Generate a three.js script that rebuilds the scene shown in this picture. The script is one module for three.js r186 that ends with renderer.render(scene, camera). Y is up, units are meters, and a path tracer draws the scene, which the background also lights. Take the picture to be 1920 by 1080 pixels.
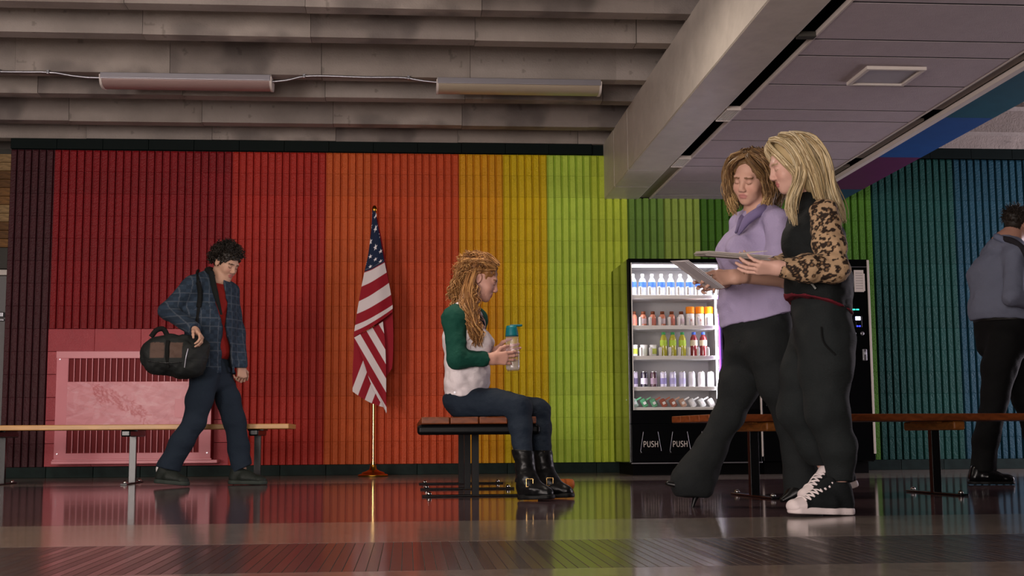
import * as THREE from 'three';
import { RoundedBoxGeometry } from 'three/addons/geometries/RoundedBoxGeometry.js';
import { mergeGeometries } from 'three/addons/utils/BufferGeometryUtils.js';
import { RectAreaLightUniformsLib } from 'three/addons/lights/RectAreaLightUniformsLib.js';
import { FontLoader } from 'three/addons/loaders/FontLoader.js';
import { TextGeometry } from 'three/addons/geometries/TextGeometry.js';

// ---------------------------------------------------------------- camera, light, exposure
const scene = new THREE.Scene();
scene.background = new THREE.Color(0x0b0c0e);
const camera = new THREE.PerspectiveCamera(25.27, 16 / 9, 0.05, 60);
camera.position.set(0, 0.3355, 11.7117);
camera.rotation.order = 'YXZ';
camera.rotation.set(0.1148, -0.08124, -0.00715);
const renderer = new THREE.WebGLRenderer({ antialias: true });
renderer.toneMapping = THREE.LinearToneMapping;
renderer.toneMappingExposure = 1.35;
renderer.shadowMap.enabled = true;
RectAreaLightUniformsLib.init();
function areaLight(x, y, z, tx, ty, tz, w, h, color, intensity) {
  const l = new THREE.RectAreaLight(color, intensity, w, h);
  l.position.set(x, y, z); l.lookAt(tx, ty, tz); l.castShadow = true; scene.add(l); return l;
}
// added key lights behind the camera, dressed as frosted windows (left part of hall)
const ADDED_WINDOWS = [[-4.6, 2.0, 25], [-1.0, 2.0, 13]];
for (const [x, w, e] of ADDED_WINDOWS) areaLight(x, 1.2, 13.35, x, 1.2, 0, w, 2.1, 0xfff1ea, e);
// added lit fittings on the nearer ceiling ribs, out of view, to brighten the hall
const ADDED_LAMPS = [[-2.6, 4.645], [0.4, 4.645], [-2.6, 9.95]];
for (const [x, z] of ADDED_LAMPS) areaLight(x, 2.915, z, x, 0, z, 1.2, 0.19, 0xffeedd, 44);
// glazed entrance on the right wall
areaLight(8.42, 1.3, 1.6, 0, 1.3, 1.6, 1.7, 2.1, 0xf2e4f0, 15);

// ---------------------------------------------------------------- helpers
let seed = 7;
const rnd = () => { seed = (seed + 0x6d2b79f5) | 0; let t = Math.imul(seed ^ (seed >>> 15), 1 | seed); t = (t + Math.imul(t ^ (t >>> 7), 61 | t)) ^ t; return ((t ^ (t >>> 14)) >>> 0) / 4294967296; };
const rr = (a, b) => a + (b - a) * rnd();
const V = (x, y, z) => new THREE.Vector3(x, y, z);
const lerp = (a, b, t) => a + (b - a) * t;
const clamp = (x, a, b) => Math.min(b, Math.max(a, x));
const sstep = (a, b, x) => { const t = clamp((x - a) / (b - a), 0, 1); return t * t * (3 - 2 * t); };
const used = new Map();
function numbered(n) { const k = used.get(n) || 0; used.set(n, k + 1); return k ? n + '_' + String(k).padStart(3, '0') : n; }
function tag(o, label, category, group) { o.userData.label = label; if (category) o.userData.category = category; if (group) o.userData.group = group; return o; }
function thing(name, label, category, x = 0, y = 0, z = 0, ry = 0, group) {
  const o = new THREE.Group(); o.name = numbered(name); o.position.set(x, y, z); o.rotation.y = ry; scene.add(o);
  return tag(o, label, category, group);
}
function struct(name, label, x = 0, y = 0, z = 0) {
  const o = new THREE.Group(); o.name = name; o.position.set(x, y, z); o.userData = { kind: 'structure', label }; scene.add(o); return o;
}
function part(parent, name, geo, m, x = 0, y = 0, z = 0, rx = 0, ry = 0, rz = 0) {
  if (Array.isArray(geo)) geo = merge(geo);
  const o = new THREE.Mesh(geo, m); o.position.set(x, y, z); o.rotation.set(rx, ry, rz);
  o.castShadow = o.receiveShadow = true;
  o.name = parent === scene ? numbered(name) : sub(parent, name); parent.add(o); return o;
}
function sub(parent, name) { const k = parent.children.filter((c) => c.name.replace(/_\d{3}$/, '') === name).length; return k ? name + '_' + String(k).padStart(3, '0') : name; }
function merge(list) {
  const a = list.map((g) => { let q = g.index ? g.toNonIndexed() : g; q = q.clone ? q : q; for (const k of Object.keys(q.attributes)) if (!['position', 'normal', 'uv', 'color'].includes(k)) q.deleteAttribute(k); return q; });
  const hasC = a.some((g) => g.attributes.color);
  for (const g of a) { if (!g.attributes.uv) g.setAttribute('uv', new THREE.BufferAttribute(new Float32Array(g.attributes.position.count * 2), 2)); if (hasC && !g.attributes.color) g.setAttribute('color', new THREE.BufferAttribute(new Float32Array(g.attributes.position.count * 3).fill(1), 3)); if (!g.attributes.normal) g.computeVertexNormals(); }
  return mergeGeometries(a);
}
// box with metre uvs, optional rounded edges
function box(w, h, d, r = 0, x = 0, y = 0, z = 0) {
  let g = r > 0 ? new RoundedBoxGeometry(w, h, d, 2, Math.min(r, w / 2.01, h / 2.01, d / 2.01)) : new THREE.BoxGeometry(w, h, d);
  if (g.index) g = g.toNonIndexed();
  metreUV(g); g.translate(x, y, z); return g;
}
function metreUV(g) {
  const p = g.attributes.position, n = g.attributes.normal, u = new Float32Array(p.count * 2);
  for (let i = 0; i < p.count; i++) {
    const ax = Math.abs(n.getX(i)), ay = Math.abs(n.getY(i)), az = Math.abs(n.getZ(i));
    if (az >= ax && az >= ay) { u[2 * i] = p.getX(i); u[2 * i + 1] = p.getY(i); } else if (ay >= ax) { u[2 * i] = p.getX(i); u[2 * i + 1] = p.getZ(i); } else { u[2 * i] = p.getZ(i); u[2 * i + 1] = p.getY(i); }
  }
  g.setAttribute('uv', new THREE.BufferAttribute(u, 2)); return g;
}
const cyl = (r0, r1, h, n = 16, x = 0, y = 0, z = 0) => { const g = new THREE.CylinderGeometry(r0, r1, h, n); g.translate(x, y, z); return g; };
const lathe = (pts, n = 20) => new THREE.LatheGeometry(pts.map(([r, y]) => new THREE.Vector2(r, y)), n);
// smooth tube through points with a radius per point (or function of t)
function tube(pts, rad, sides = 8, seg = 0, closed = false) {
  const c = pts.length === 2 ? new THREE.LineCurve3(pts[0], pts[1]) : new THREE.CatmullRomCurve3(pts, closed, 'centripetal');
  const n = seg || Math.max(2, (pts.length - 1) * 4), fr = c.computeFrenetFrames(n, closed), P = [], N = [], U = [], I = [];
  for (let i = 0; i <= n; i++) {
    const t = i / n, q = c.getPointAt(t), r = typeof rad === 'function' ? rad(t) : Array.isArray(rad) ? (() => { const k = t * (rad.length - 1), a = Math.min(rad.length - 2, Math.floor(k)); return lerp(rad[a], rad[a + 1], k - a); })() : rad;
    for (let j = 0; j <= sides; j++) {
      const a = j / sides * Math.PI * 2, nx = fr.normals[i].clone().multiplyScalar(Math.cos(a)).addScaledVector(fr.binormals[i], Math.sin(a));
      P.push(q.x + nx.x * r, q.y + nx.y * r, q.z + nx.z * r); N.push(nx.x, nx.y, nx.z); U.push(j / sides, t);
    }
  }
  for (let i = 0; i < n; i++) for (let j = 0; j < sides; j++) { const a = i * (sides + 1) + j, b = a + sides + 1; I.push(a, a + 1, b, b, a + 1, b + 1); }
  for (const [row, flip] of [[0, 1], [n, 0]]) {
    const q = c.getPointAt(row / n), k = P.length / 3, t = c.getTangentAt(row / n).multiplyScalar(row ? 1 : -1); P.push(q.x, q.y, q.z); N.push(t.x, t.y, t.z); U.push(0, 0);
    for (let j = 0; j < sides; j++) { const a = row * (sides + 1) + j; flip ? I.push(k, a + 1, a) : I.push(k, a, a + 1); }
  }
  const g = new THREE.BufferGeometry();
  g.setAttribute('position', new THREE.Float32BufferAttribute(P, 3)); g.setAttribute('normal', new THREE.Float32BufferAttribute(N, 3)); g.setAttribute('uv', new THREE.Float32BufferAttribute(U, 2)); g.setIndex(I);
  return g;
}
// flat outline extruded along z with a bevel
function plate(pts, depth, bevel = 0) {
  const s = new THREE.Shape(pts.map(([x, y]) => new THREE.Vector2(x, y)));
  const g = new THREE.ExtrudeGeometry(s, { depth, bevelEnabled: bevel > 0, bevelSize: bevel, bevelThickness: bevel, bevelSegments: 2 }); return g;
}

// ---------------------------------------------------------------- textures
function noiseGrid(n, cells, sd) {   // tileable value noise
  const r = []; let s = sd; const rn = () => { s = (s * 1664525 + 1013904223) >>> 0; return s / 4294967296; };
  for (let i = 0; i < cells * cells; i++) r.push(rn());
  const out = new Float32Array(n * n);
  for (let y = 0; y < n; y++) for (let x = 0; x < n; x++) {
    const fx = x / n * cells, fy = y / n * cells, ix = Math.floor(fx), iy = Math.floor(fy); let tx = fx - ix, ty = fy - iy; tx = tx * tx * (3 - 2 * tx); ty = ty * ty * (3 - 2 * ty);
    const a = r[iy % cells * cells + ix % cells], b = r[iy % cells * cells + (ix + 1) % cells], c = r[(iy + 1) % cells * cells + ix % cells], d = r[(iy + 1) % cells * cells + (ix + 1) % cells];
    out[y * n + x] = lerp(lerp(a, b, tx), lerp(c, d, tx), ty);
  }
  return out;
}
function fbm(n, cells, oct, sd) { const o = new Float32Array(n * n); let amp = 1, tot = 0; for (let k = 0; k < oct; k++) { const g = noiseGrid(n, Math.min(n, cells << k), sd + k * 77); for (let i = 0; i < o.length; i++) o[i] += g[i] * amp; tot += amp; amp *= 0.55; } for (let i = 0; i < o.length; i++) o[i] /= tot; return o; }
function dataTex(n, fn, metres, srgb = false) {
  const d = new Uint8Array(n * n * 4);
  for (let y = 0; y < n; y++) for (let x = 0; x < n; x++) { const c = fn(x, y, y * n + x), i = (y * n + x) * 4; d[i] = clamp(c[0], 0, 1) * 255; d[i + 1] = clamp(c[1], 0, 1) * 255; d[i + 2] = clamp(c[2], 0, 1) * 255; d[i + 3] = 255; }
  const t = new THREE.DataTexture(d, n, n); t.wrapS = t.wrapT = THREE.RepeatWrapping; t.magFilter = THREE.LinearFilter; t.minFilter = THREE.LinearMipmapLinearFilter; t.generateMipmaps = true;
  if (srgb) t.colorSpace = THREE.SRGBColorSpace; t.repeat.set(1 / metres, 1 / metres); t.needsUpdate = true; return t;
}
const N1 = fbm(256, 8, 5, 11), N2 = fbm(256, 4, 4, 91), N3 = fbm(256, 32, 3, 31);
const bumpRough = dataTex(256, (x, y, i) => [N3[i] * 0.6 + N1[i] * 0.4, N3[i] * 0.6 + N1[i] * 0.4, N3[i] * 0.6 + N1[i] * 0.4], 0.35);
const bumpFine = dataTex(256, (x, y, i) => { const v = N3[i]; return [v, v, v]; }, 0.12);
const bumpWave = dataTex(256, (x, y, i) => { const v = N1[i]; return [v, v, v]; }, 1.6);
const toneMap = (lo, hi, metres) => dataTex(256, (x, y, i) => { const v = lerp(lo, hi, clamp(N1[i] * 1.6 - 0.3, 0, 1)) * lerp(0.94, 1, N3[i]); return [v, v, v]; }, metres);
const paintTone = toneMap(0.86, 1.0, 0.9);
const concreteTone = dataTex(256, (x, y, i) => { let v = lerp(0.72, 1, clamp(N1[i] * 1.7 - 0.3, 0, 1)); const s = sstep(0.56, 0.7, N2[i]); v *= 1 - 0.42 * s; const pit = N3[i] > 0.8 ? 0.72 : 1; v *= pit; return [v, v * (1 + 0.0 * s), v * (1 + 0.02 * s)]; }, 2.6);
const floorTone = dataTex(256, (x, y, i) => { const v = lerp(0.62, 1.12, N3[i]) * lerp(0.85, 1.1, N1[i]); return [v, v, v]; }, 0.8);
const std = (c, rough = 0.6, o = {}) => new THREE.MeshPhysicalMaterial({ color: c, roughness: rough, specularIntensity: 0.45, ...o });
const lin = (r, g, b) => new THREE.Color().setRGB(r, g, b);

const M = {
  concrete: std(0x9a908a, 0.85, { map: concreteTone, bumpMap: bumpRough, bumpScale: 0.004 }),
  beamPaint: std(0xc9c1b8, 0.42, { map: paintTone, bumpMap: bumpWave, bumpScale: 0.006 }),
  tile: std(0xb3a7ab, 0.8, { map: toneMap(0.93, 1, 0.6), bumpMap: bumpFine, bumpScale: 0.0015 }),
  softBlack: std(0x08090b, 0.4, { specularIntensity: 0.2 }), black: std(0x060607, 0.6, { specularIntensity: 0.2 }), matteBlack: std(0x0a0a0b, 0.85, { specularIntensity: 0.15 }), blackGloss: std(0x08090b, 0.2, { specularIntensity: 0.22 }), blackMetal: std(0x0a0b0d, 0.24, { specularIntensity: 0.5 }),
  band: std(0x0b1615, 0.6, { specularIntensity: 0.2, map: paintTone }), base: std(0x1d2b29, 0.6, { specularIntensity: 0.2, map: toneMap(0.55, 1, 0.5) }),
  white: std(0xe4e0da, 0.5), offWhite: std(0xcfc6c0, 0.5), trim: std(0xc9bfb9, 0.45), darkTrim: std(0x3a3833, 0.5),
  chrome: std(0xd8d4d0, 0.18, { metalness: 1 }), steel: std(0x9a9aa0, 0.35, { metalness: 0.9 }), gold: std(0xc08a35, 0.25, { metalness: 1 }), brass: std(0xd9b77a, 0.2, { metalness: 1 }),
  wood: std(0x7a3f1e, 0.4, { map: dataTex(256, (x, y, i) => { const g = 0.75 + 0.25 * Math.sin((y / 256 + N2[i] * 0.25) * Math.PI * 2 * 14) * 0.5 + (N3[(y * 256 + (x >> 3)) % 65536] - 0.5) * 0.3; return [g, g * 0.97, g * 0.92]; }, 0.5) }),
  woodLight: std(0xc99a62, 0.3, { map: dataTex(256, (x, y, i) => { const g = 0.85 + (N3[(y * 256 + (x >> 3)) % 65536] - 0.5) * 0.3; return [g, g * 0.97, g * 0.9]; }, 0.5) }),
};

// ---------------------------------------------------------------- floor: terrazzo in alternating strips
const floor = struct('floor', 'polished terrazzo floor in beige and dark purple strips');
const floorMat = (c, r = 0.15) => new THREE.MeshPhysicalMaterial({ color: c, roughness: r, map: floorTone, bumpMap: bumpWave, bumpScale: 0.0004, specularIntensity: 1, ior: 1.5 });
const FB = floorMat(0x8b7f77, 0.125), FP = floorMat(0x5c484c, 0.09), FD = floorMat(0x564b4a, 0.16);
for (const [z0, z1, m] of [[-1.4, 2.1, FB], [2.1, 6.5, FP], [6.5, 7.5, FB], [8.4, 9.4, FB], [9.4, 16, floorMat(0xc9beb4, 0.25)]]) part(floor, 'floor_strip', box(16.5, 0.06, z1 - z0 - 0.003, 0, 0, -0.03, (z0 + z1) / 2), m);  // last strip, out of view, made pale to bounce light up
{ // studded strip: narrow terrazzo bars with open joints running towards the wall
  part(floor, 'floor_strip', box(16.5, 0.05, 0.9, 0, 0, -0.0275, 7.95), M.darkTrim);
  const g = box(0.0285, 0.006, 0.897, 0.0008), ms = [FD, floorMat(0x524745, 0.2), floorMat(0x463d3d, 0.22)];
  const all = [[], [], []];
  for (let i = 0; i < 230; i++) { const q = g.clone(); q.translate(-1.95 + i * 0.03, -0.003, 7.95); all[i % 3].push(q); }
  for (let i = 0; i < 3; i++) part(floor, 'tread_bars', all[i], ms[i]).userData.kind = 'stuff';
}

// ---------------------------------------------------------------- fluted block wall
const wall = struct('wall_back', 'fluted concrete block wall painted in rainbow stripes');
const COL = { maroon: 0x431b22, crimson: 0x86121a, red: 0xb02b20, scarlet: 0xb8331f, orange: 0xcc5a26, orange2: 0xc94d25, amber: 0xdc9a14, yellow: 0xd8b812, lime: 0xbcd84e, lime2: 0xbccf40, olive: 0x8fa848, green: 0x6b8f3c, green2: 0x43701e, teal: 0x154540, blue: 0x174252 };  // centre stripes lightened and crimson deepened in place of uneven wall light
const runs = [['maroon', -3.573, -3.188], ['crimson', -3.188, -1.6], ['red', -1.6, -0.752], ['orange', -0.752, -0.337], ['orange2', -0.337, 0.468], ['amber', 0.468, 0.875], ['yellow', 0.875, 1.287], ['lime', 1.287, 1.694], ['lime2', 1.694, 2.041], ['green', 2.041, 2.38], ['olive', 2.38, 2.724], ['green2', 2.724, 4.374], ['teal', 4.374, 5.182], ['blue', 5.182, 6.7]];
const RIB = 0.0677, Y0 = 0.095, CH = 0.2032;
const ribMats = {}; for (const k in COL) ribMats[k] = [0, 1].map((i) => std(new THREE.Color(COL[k]).multiplyScalar(i ? 0.95 : 1.03), 0.55, { map: paintTone, bumpMap: bumpRough, bumpScale: 0.006 }));
const blockGeo = {};
function ribBlock(n, pitch, h, top) {
  const key = [n, pitch.toFixed(5), top].join();
  if (blockGeo[key]) return blockGeo[key];
  const prof = []; const d = 0.036;
  for (let i = 0; i < n; i++) { const x = i * pitch; prof.push([x, 0.002], [x + pitch * 0.08, 0.003], [x + pitch * 0.125, d * 0.82], [x + pitch * 0.19, d], [x + pitch * 0.81, d], [x + pitch * 0.875, d * 0.82], [x + pitch * 0.92, 0.003]); }
  prof.push([n * pitch, 0.002]);
  const rows = top ? [[0.0004, -0.0015], [0.002, 0], [h - 0.02, 0], [h - 0.006, -0.008], [h - 0.001, -0.03]] : [[0.0004, -0.0015], [0.002, 0], [h - 0.002, 0], [h - 0.0004, -0.0015]];
  const P = [], U = [], I = [];
  for (const [y, o] of rows) for (const [x, z] of prof) { P.push(x, y, Math.max(0.001, z + (z > 0.01 ? o : 0))); U.push(x, y); }
  const c = prof.length;
  for (let r = 0; r < rows.length - 1; r++) for (let i = 0; i < c - 1; i++) { const a = r * c + i; I.push(a, a + 1, a + c, a + c, a + 1, a + c + 1); }
  const g = new THREE.BufferGeometry(); g.setAttribute('position', new THREE.Float32BufferAttribute(P, 3)); g.setAttribute('uv', new THREE.Float32BufferAttribute(U, 2)); g.setIndex(I);
  const q = g.toNonIndexed(); q.computeVertexNormals();
  return (blockGeo[key] = q);
}
part(wall, 'wall_core', box(11.3, 3.05, 0.3, 0, -3.573 + 5.65, 1.525, -0.15), M.band);
for (const [name, xa, xb] of runs) {
  const nr = Math.round((xb - xa) / RIB), pitch = (xb - xa) / nr; let i = 0;
  while (i < nr) {
    const n = Math.min(6, nr - i), x = xa + i * pitch; i += n;
    for (let r = 0; r < 14; r++) {
      const y = Y0 + r * CH, yc = y + CH / 2, xc = x + n * pitch / 2;
      if (xc > -3.188 && xc < -1.57 && r < 6) continue;          // smooth panel behind the heater
      if (xc > 2.0 && xc < 3.9 && r < 8) continue;                  // behind the vending machines
      if (xc > 2.05 && xc < 4.05 && y > 2.5) continue;              // above the dropped ceiling
      if (xc > 6.1) continue;
      part(wall, 'block', ribBlock(n, pitch, CH, r === 13), ribMats[name][(r * 7 + i) % 3 === 0 ? 1 : 0], x, y, 0);
    }
  }
}
{ // smooth painted blocks round the heater
  const m = [0xb0434c, 0xa93c46, 0xb54a52].map((c) => std(c, 0.38, { map: paintTone, bumpMap: bumpFine, bumpScale: 0.0015 }));
  for (let r = 0; r < 6; r++) for (let c = 0; c < 4; c++) part(wall, 'smooth_block', box(0.4034, CH - 0.003, 0.03, 0.003, -3.188 + 0.4034 * (c + 0.5) + c * 0.0015, Y0 + CH * (r + 0.5), 0.008), m[(r * 5 + c * 2) % 3]);
}
for (let i = 0; i < 27; i++) { const x = -3.573 + (i + 0.5) * 0.4064; if (x > 6.6) break; part(wall, 'base_block', box(0.4034, 0.094, 0.05, 0.004, x, 0.047, 0.012), M.base); if (x < 1.75 || x > 4.15) part(wall, 'top_block', box(0.4044, 0.098, 0.05, 0.003, x, 2.992, 0.012), M.band); }

// opening at the left end: board-clad bulkhead over a grey door
const alcove = struct('wall_left', 'tan board-clad bulkhead over a doorway left of the rainbow wall');
part(alcove, 'backing', box(3, 3.1, 0.1, 0, -5.2, 1.55, -0.75), M.darkTrim);
{ const ms = [0x8a6238, 0xa4875f, 0x6f4d2b].map((c) => std(c, 0.6, { map: M.wood.map })); for (let i = 0; i < 11; i++) part(alcove, 'board', box(2.6, 0.078, 0.03, 0.004, -4.85, 2.185 + i * 0.082, -0.68), ms[(i * 2 + (i >> 1)) % 3]); }
part(alcove, 'lintel', box(2.6, 0.2, 0.06, 0.004, -4.85, 2.04, -0.69), M.darkTrim);
const door1 = struct('door_1', 'grey door at the left edge of the picture');
part(door1, 'door_frame', [box(2.2, 0.05, 0.08, 0.004, -4.85, 1.9, -0.66)], M.offWhite);
part(door1, 'door_leaf', box(2.2, 1.86, 0.05, 0.004, -4.85, 0.94, -0.68), std(0x6d6b6c, 0.4));
part(door1, 'push_bar', [box(1.9, 0.05, 0.05, 0.01, -4.72, 1.5, -0.62), box(1.9, 0.02, 0.03, 0.006, -4.72, 1.45, -0.62)], M.steel);

// room shell outside the picture
const shell = std(0x8d8680, 0.8);
for (const [n, g] of [['wall_front', null], ['wall_right', box(0.3, 3.6, 18, 0, 8.7, 1.8, 7.5)], ['wall_side', box(0.3, 3.6, 18, 0, -8.2, 1.8, 7.5)], ['wall_rear', box(17, 3.6, 0.3, 0, 0.2, 1.8, -1.6)]]) {
  const s = struct(n, n === 'wall_front' ? 'plain wall with added windows behind the viewer' : 'plain plastered hall wall out of view');
  if (g) part(s, 'plaster', g, shell);
  else {
    part(s, 'plaster', [box(17, 0.15, 0.3, 0, 0.2, 0.075, 13.6), box(17, 1.35, 0.3, 0, 0.2, 2.925, 13.6), box(2.6, 2.1, 0.3, 0, -6.9, 1.2, 13.6), box(1.6, 2.1, 0.3, 0, -2.8, 1.2, 13.6), box(8.7, 2.1, 0.3, 0, 4.35, 1.2, 13.6)], shell);
  }
}
ADDED_WINDOWS.forEach(([x, w], i) => {  // added glowing panes for the key light, posed in frames
  const s = struct('window_' + (i + 1), 'added frosted glowing pane behind the viewer that lights the hall');
  part(s, 'added_frame', [box(w, 0.06, 0.1, 0.004, x, 0.18, 13.5), box(w, 0.06, 0.1, 0.004, x, 2.22, 13.5), box(0.06, 2.1, 0.1, 0.004, x - w / 2 + 0.03, 1.2, 13.5), box(0.06, 2.1, 0.1, 0.004, x + w / 2 - 0.03, 1.2, 13.5), box(0.05, 2.1, 0.1, 0.004, x, 1.2, 13.5)], M.darkTrim);
  part(s, 'glowing_pane', box(w, 2.1, 0.02, 0, x, 1.2, 13.58), std(0xf4f2ee, 0.4, { emissive: 0xfff4ee, emissiveIntensity: 0.9 }));
});
const door2 = struct('door_2', 'glazed entrance on the right wall out of view');
part(door2, 'glowing_pane', box(0.02, 2.1, 1.7, 0, 8.53, 1.3, 1.6), std(0xeef2ff, 0.4, { emissive: 0xe4ecff, emissiveIntensity: 0.8 }));
part(door2, 'door_frame', [box(0.08, 2.2, 0.08, 0.004, 8.5, 1.3, 0.72), box(0.08, 2.2, 0.08, 0.004, 8.5, 1.3, 2.48), box(0.08, 0.08, 1.7, 0.004, 8.5, 2.37, 1.6)], M.darkTrim);

// ---------------------------------------------------------------- concrete ceiling of double tees
const ceiling = struct('ceiling', 'ribbed concrete ceiling of double tees');
part(ceiling, 'slab', box(17, 0.16, 18, 0, 0.2, 3.53, 7.5), M.concrete);
function stemGeo(len) { const g = plate([[-0.065, 0], [0.065, 0], [0.085, 0.4], [-0.085, 0.4]], len, 0); g.rotateY(Math.PI / 2); g.translate(-len / 2, 0, 0); const q = g.index ? g.toNonIndexed() : g; q.computeVertexNormals(); return metreUV(q); }
const segG = [stemGeo(1.117), stemGeo(1.118), stemGeo(1.116)], endG = stemGeo(0.548), longG = stemGeo(13.9), rightG = stemGeo(4.3);
const stemTones = [0x9c928b, 0x978d87, 0xa0968f, 0x99908a].map((c, i) => { const t = concreteTone.clone(); t.offset.set(i * 0.27, i * 0.41); t.needsUpdate = true; return std(c, 0.85, { map: t, bumpMap: bumpRough, bumpScale: 0.004 }); });
const stems = [-0.02, 0.64]; for (let k = 0; k < 10; k++) stems.push(1.525 + k * 1.56, 2.15 + k * 1.56);
stems.forEach((z, k) => {
  if (z < 5.5) for (let i = 0; i < 5; i++) part(ceiling, 'concrete_stem', segG[(i + k) % 3], stemTones[(i * 3 + k) % 4], -3.465 + i * 1.12 + (k % 2) * 0.012, 3.04 + ((i * 7 + k * 3) % 5 - 2) * 0.0012, z + ((i * 5 + k) % 3 - 1) * 0.002);
  if (z < 5.5) { part(ceiling, 'concrete_stem', segG[0], stemTones[1], -4.585, 3.04, z); part(ceiling, 'concrete_stem', endG, stemTones[k % 4], 1.852, 3.041, z); part(ceiling, 'concrete_stem', rightG, stemTones[2], 6.25, 3.04, z); }
  else if (z < 13.4) part(ceiling, 'concrete_stem', longG, stemTones[k % 4], 0, 3.04, z);
});
// painted downstand beam in three pours
const beam = struct('beam_1', 'pale painted concrete beam running toward the rainbow wall');
for (const [z0, z1] of [[0, 0.612], [0.616, 1.324], [1.328, 15.9]]) part(beam, 'concrete_length', box(0.326, 0.53, z1 - z0, 0.012, 1.983, 2.79, (z0 + z1) / 2), M.beamPaint);
// dropped tile ceiling
const drop = struct('ceiling_2', 'lower ceiling of wide pale panels between the two beams');
const mods = []; { let z = -0.07; const seq = [0.31, 0.62, 0.62]; for (let i = 0; z < 10; i++) { mods.push([z, z + seq[i % 3]]); z += seq[i % 3]; } }
for (const [z0, z1] of mods) part(drop, 'ceiling_panel', box(1.29, 0.03, z1 - z0 - 0.024, 0.001, 2.905, 2.545, (z0 + z1) / 2), M.tile);
part(drop, 'ceiling_panel', box(1.29, 0.03, 6.2, 0, 2.905, 2.545, 13.1), M.tile);
part(drop, 'plenum_lining', box(1.6, 0.02, 16, 0, 2.93, 2.72, 7.95), M.matteBlack);
part(drop, 'joint_backing', box(1.28, 0.012, 16, 0, 2.905, 2.5385, 7.95), M.matteBlack);
part(drop, 'slot_filler', box(0.095, 0.02, 1.38, 0.002, 2.2, 2.552, 0.7), std(0x8f857c, 0.5));
part(drop, 'edge_trim', [box(0.014, 0.03, 16, 0.002, 2.254, 2.541, 7.95), box(0.014, 0.03, 16, 0.002, 3.557, 2.541, 7.95)], M.trim);
{ // filler pieces of the right-hand slot, open beside each narrow panel
  let prev = 0; const open = mods.filter(([a, b]) => b - a < 0.4 && a > 0.5);
  for (const [a, b] of open) { part(drop, 'slot_filler', box(0.095, 0.02, a - prev - 0.004, 0.002, 3.612, 2.555, (a + prev) / 2), std(0x8f857c, 0.5)); prev = b; }
  part(drop, 'slot_lining', box(0.01, 0.2, 15.9, 0, 3.665, 2.64, 7.95), M.matteBlack);
  part(drop, 'light_trim', box(0.05, 0.05, 15.9, 0.004, 3.685, 2.533, 7.95), M.offWhite);
}
mods.filter(([a, b]) => b - a < 0.4 && a > 0.5 && a < 5).forEach(([a, b], i) => {
  if (i > 2) return;
  const nm = ['nearest the rainbow wall', 'second from the rainbow wall', 'farthest from the rainbow wall'][i];
  if (i < 2) {
    const v = thing('air_grille', 'small white slatted air grille in the black ceiling slot, ' + nm, 'air grille', 2.2, 2.53, (a + b) / 2);
    for (const q of [-1, 1]) part(v, 'grille_frame', box(0.1, 0.03, 0.012, 0.002, 0, 0.005, q * (b - a) / 2), M.trim);
    for (let k = 0; k < 8; k++) part(v, 'slat', box(0.007, 0.02, b - a - 0.012, 0.001, -0.044 + k * 0.0126, 0.004, 0), M.white);
  } else { const v = thing('slot_bar', 'dark bar bridging the black ceiling slot near the top of the picture', 'bar', 2.2, 2.535, 4.94); part(v, 'bar', box(0.1, 0.03, 0.06, 0.003), M.darkTrim); }
});
{ const v = thing('ceiling_diffuser', 'square white air diffuser set in the panelled lower ceiling', 'air diffuser', 2.93, 2.53, 4.21);
  part(v, 'diffuser_frame', [box(0.37, 0.025, 0.025, 0.004, 0, -0.008, -0.172), box(0.37, 0.025, 0.025, 0.004, 0, -0.008, 0.172), box(0.025, 0.025, 0.32, 0.004, -0.172, -0.008, 0), box(0.025, 0.025, 0.32, 0.004, 0.172, -0.008, 0)], M.offWhite);
  part(v, 'diffuser_plate', box(0.3, 0.012, 0.3, 0.003, 0, -0.004, 0), std(0xa8a4aa, 0.6)); }
// second beam with a painted underside
const beam2 = struct('beam_2', 'concrete beam with purple, blue and teal bands painted on its underside');
part(beam2, 'concrete_core', box(0.39, 0.5, 15.9, 0.004, 3.905, 2.795, 7.95), M.beamPaint);
[[0, 0.54, 0x22415f], [0.54, 1.88, 0x5a2150], [1.88, 3.17, 0x1f4f92], [3.17, 4.7, 0x17566a], [4.7, 6.1, 0x1c6b5e], [6.1, 7.5, 0x3d7a35]].forEach(([a, b, c]) => part(beam2, 'painted_band', box(0.392, 0.012, b - a - 0.001, 0, 3.906, 2.54, (a + b) / 2), std(c, 0.55, { map: paintTone })));

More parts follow.
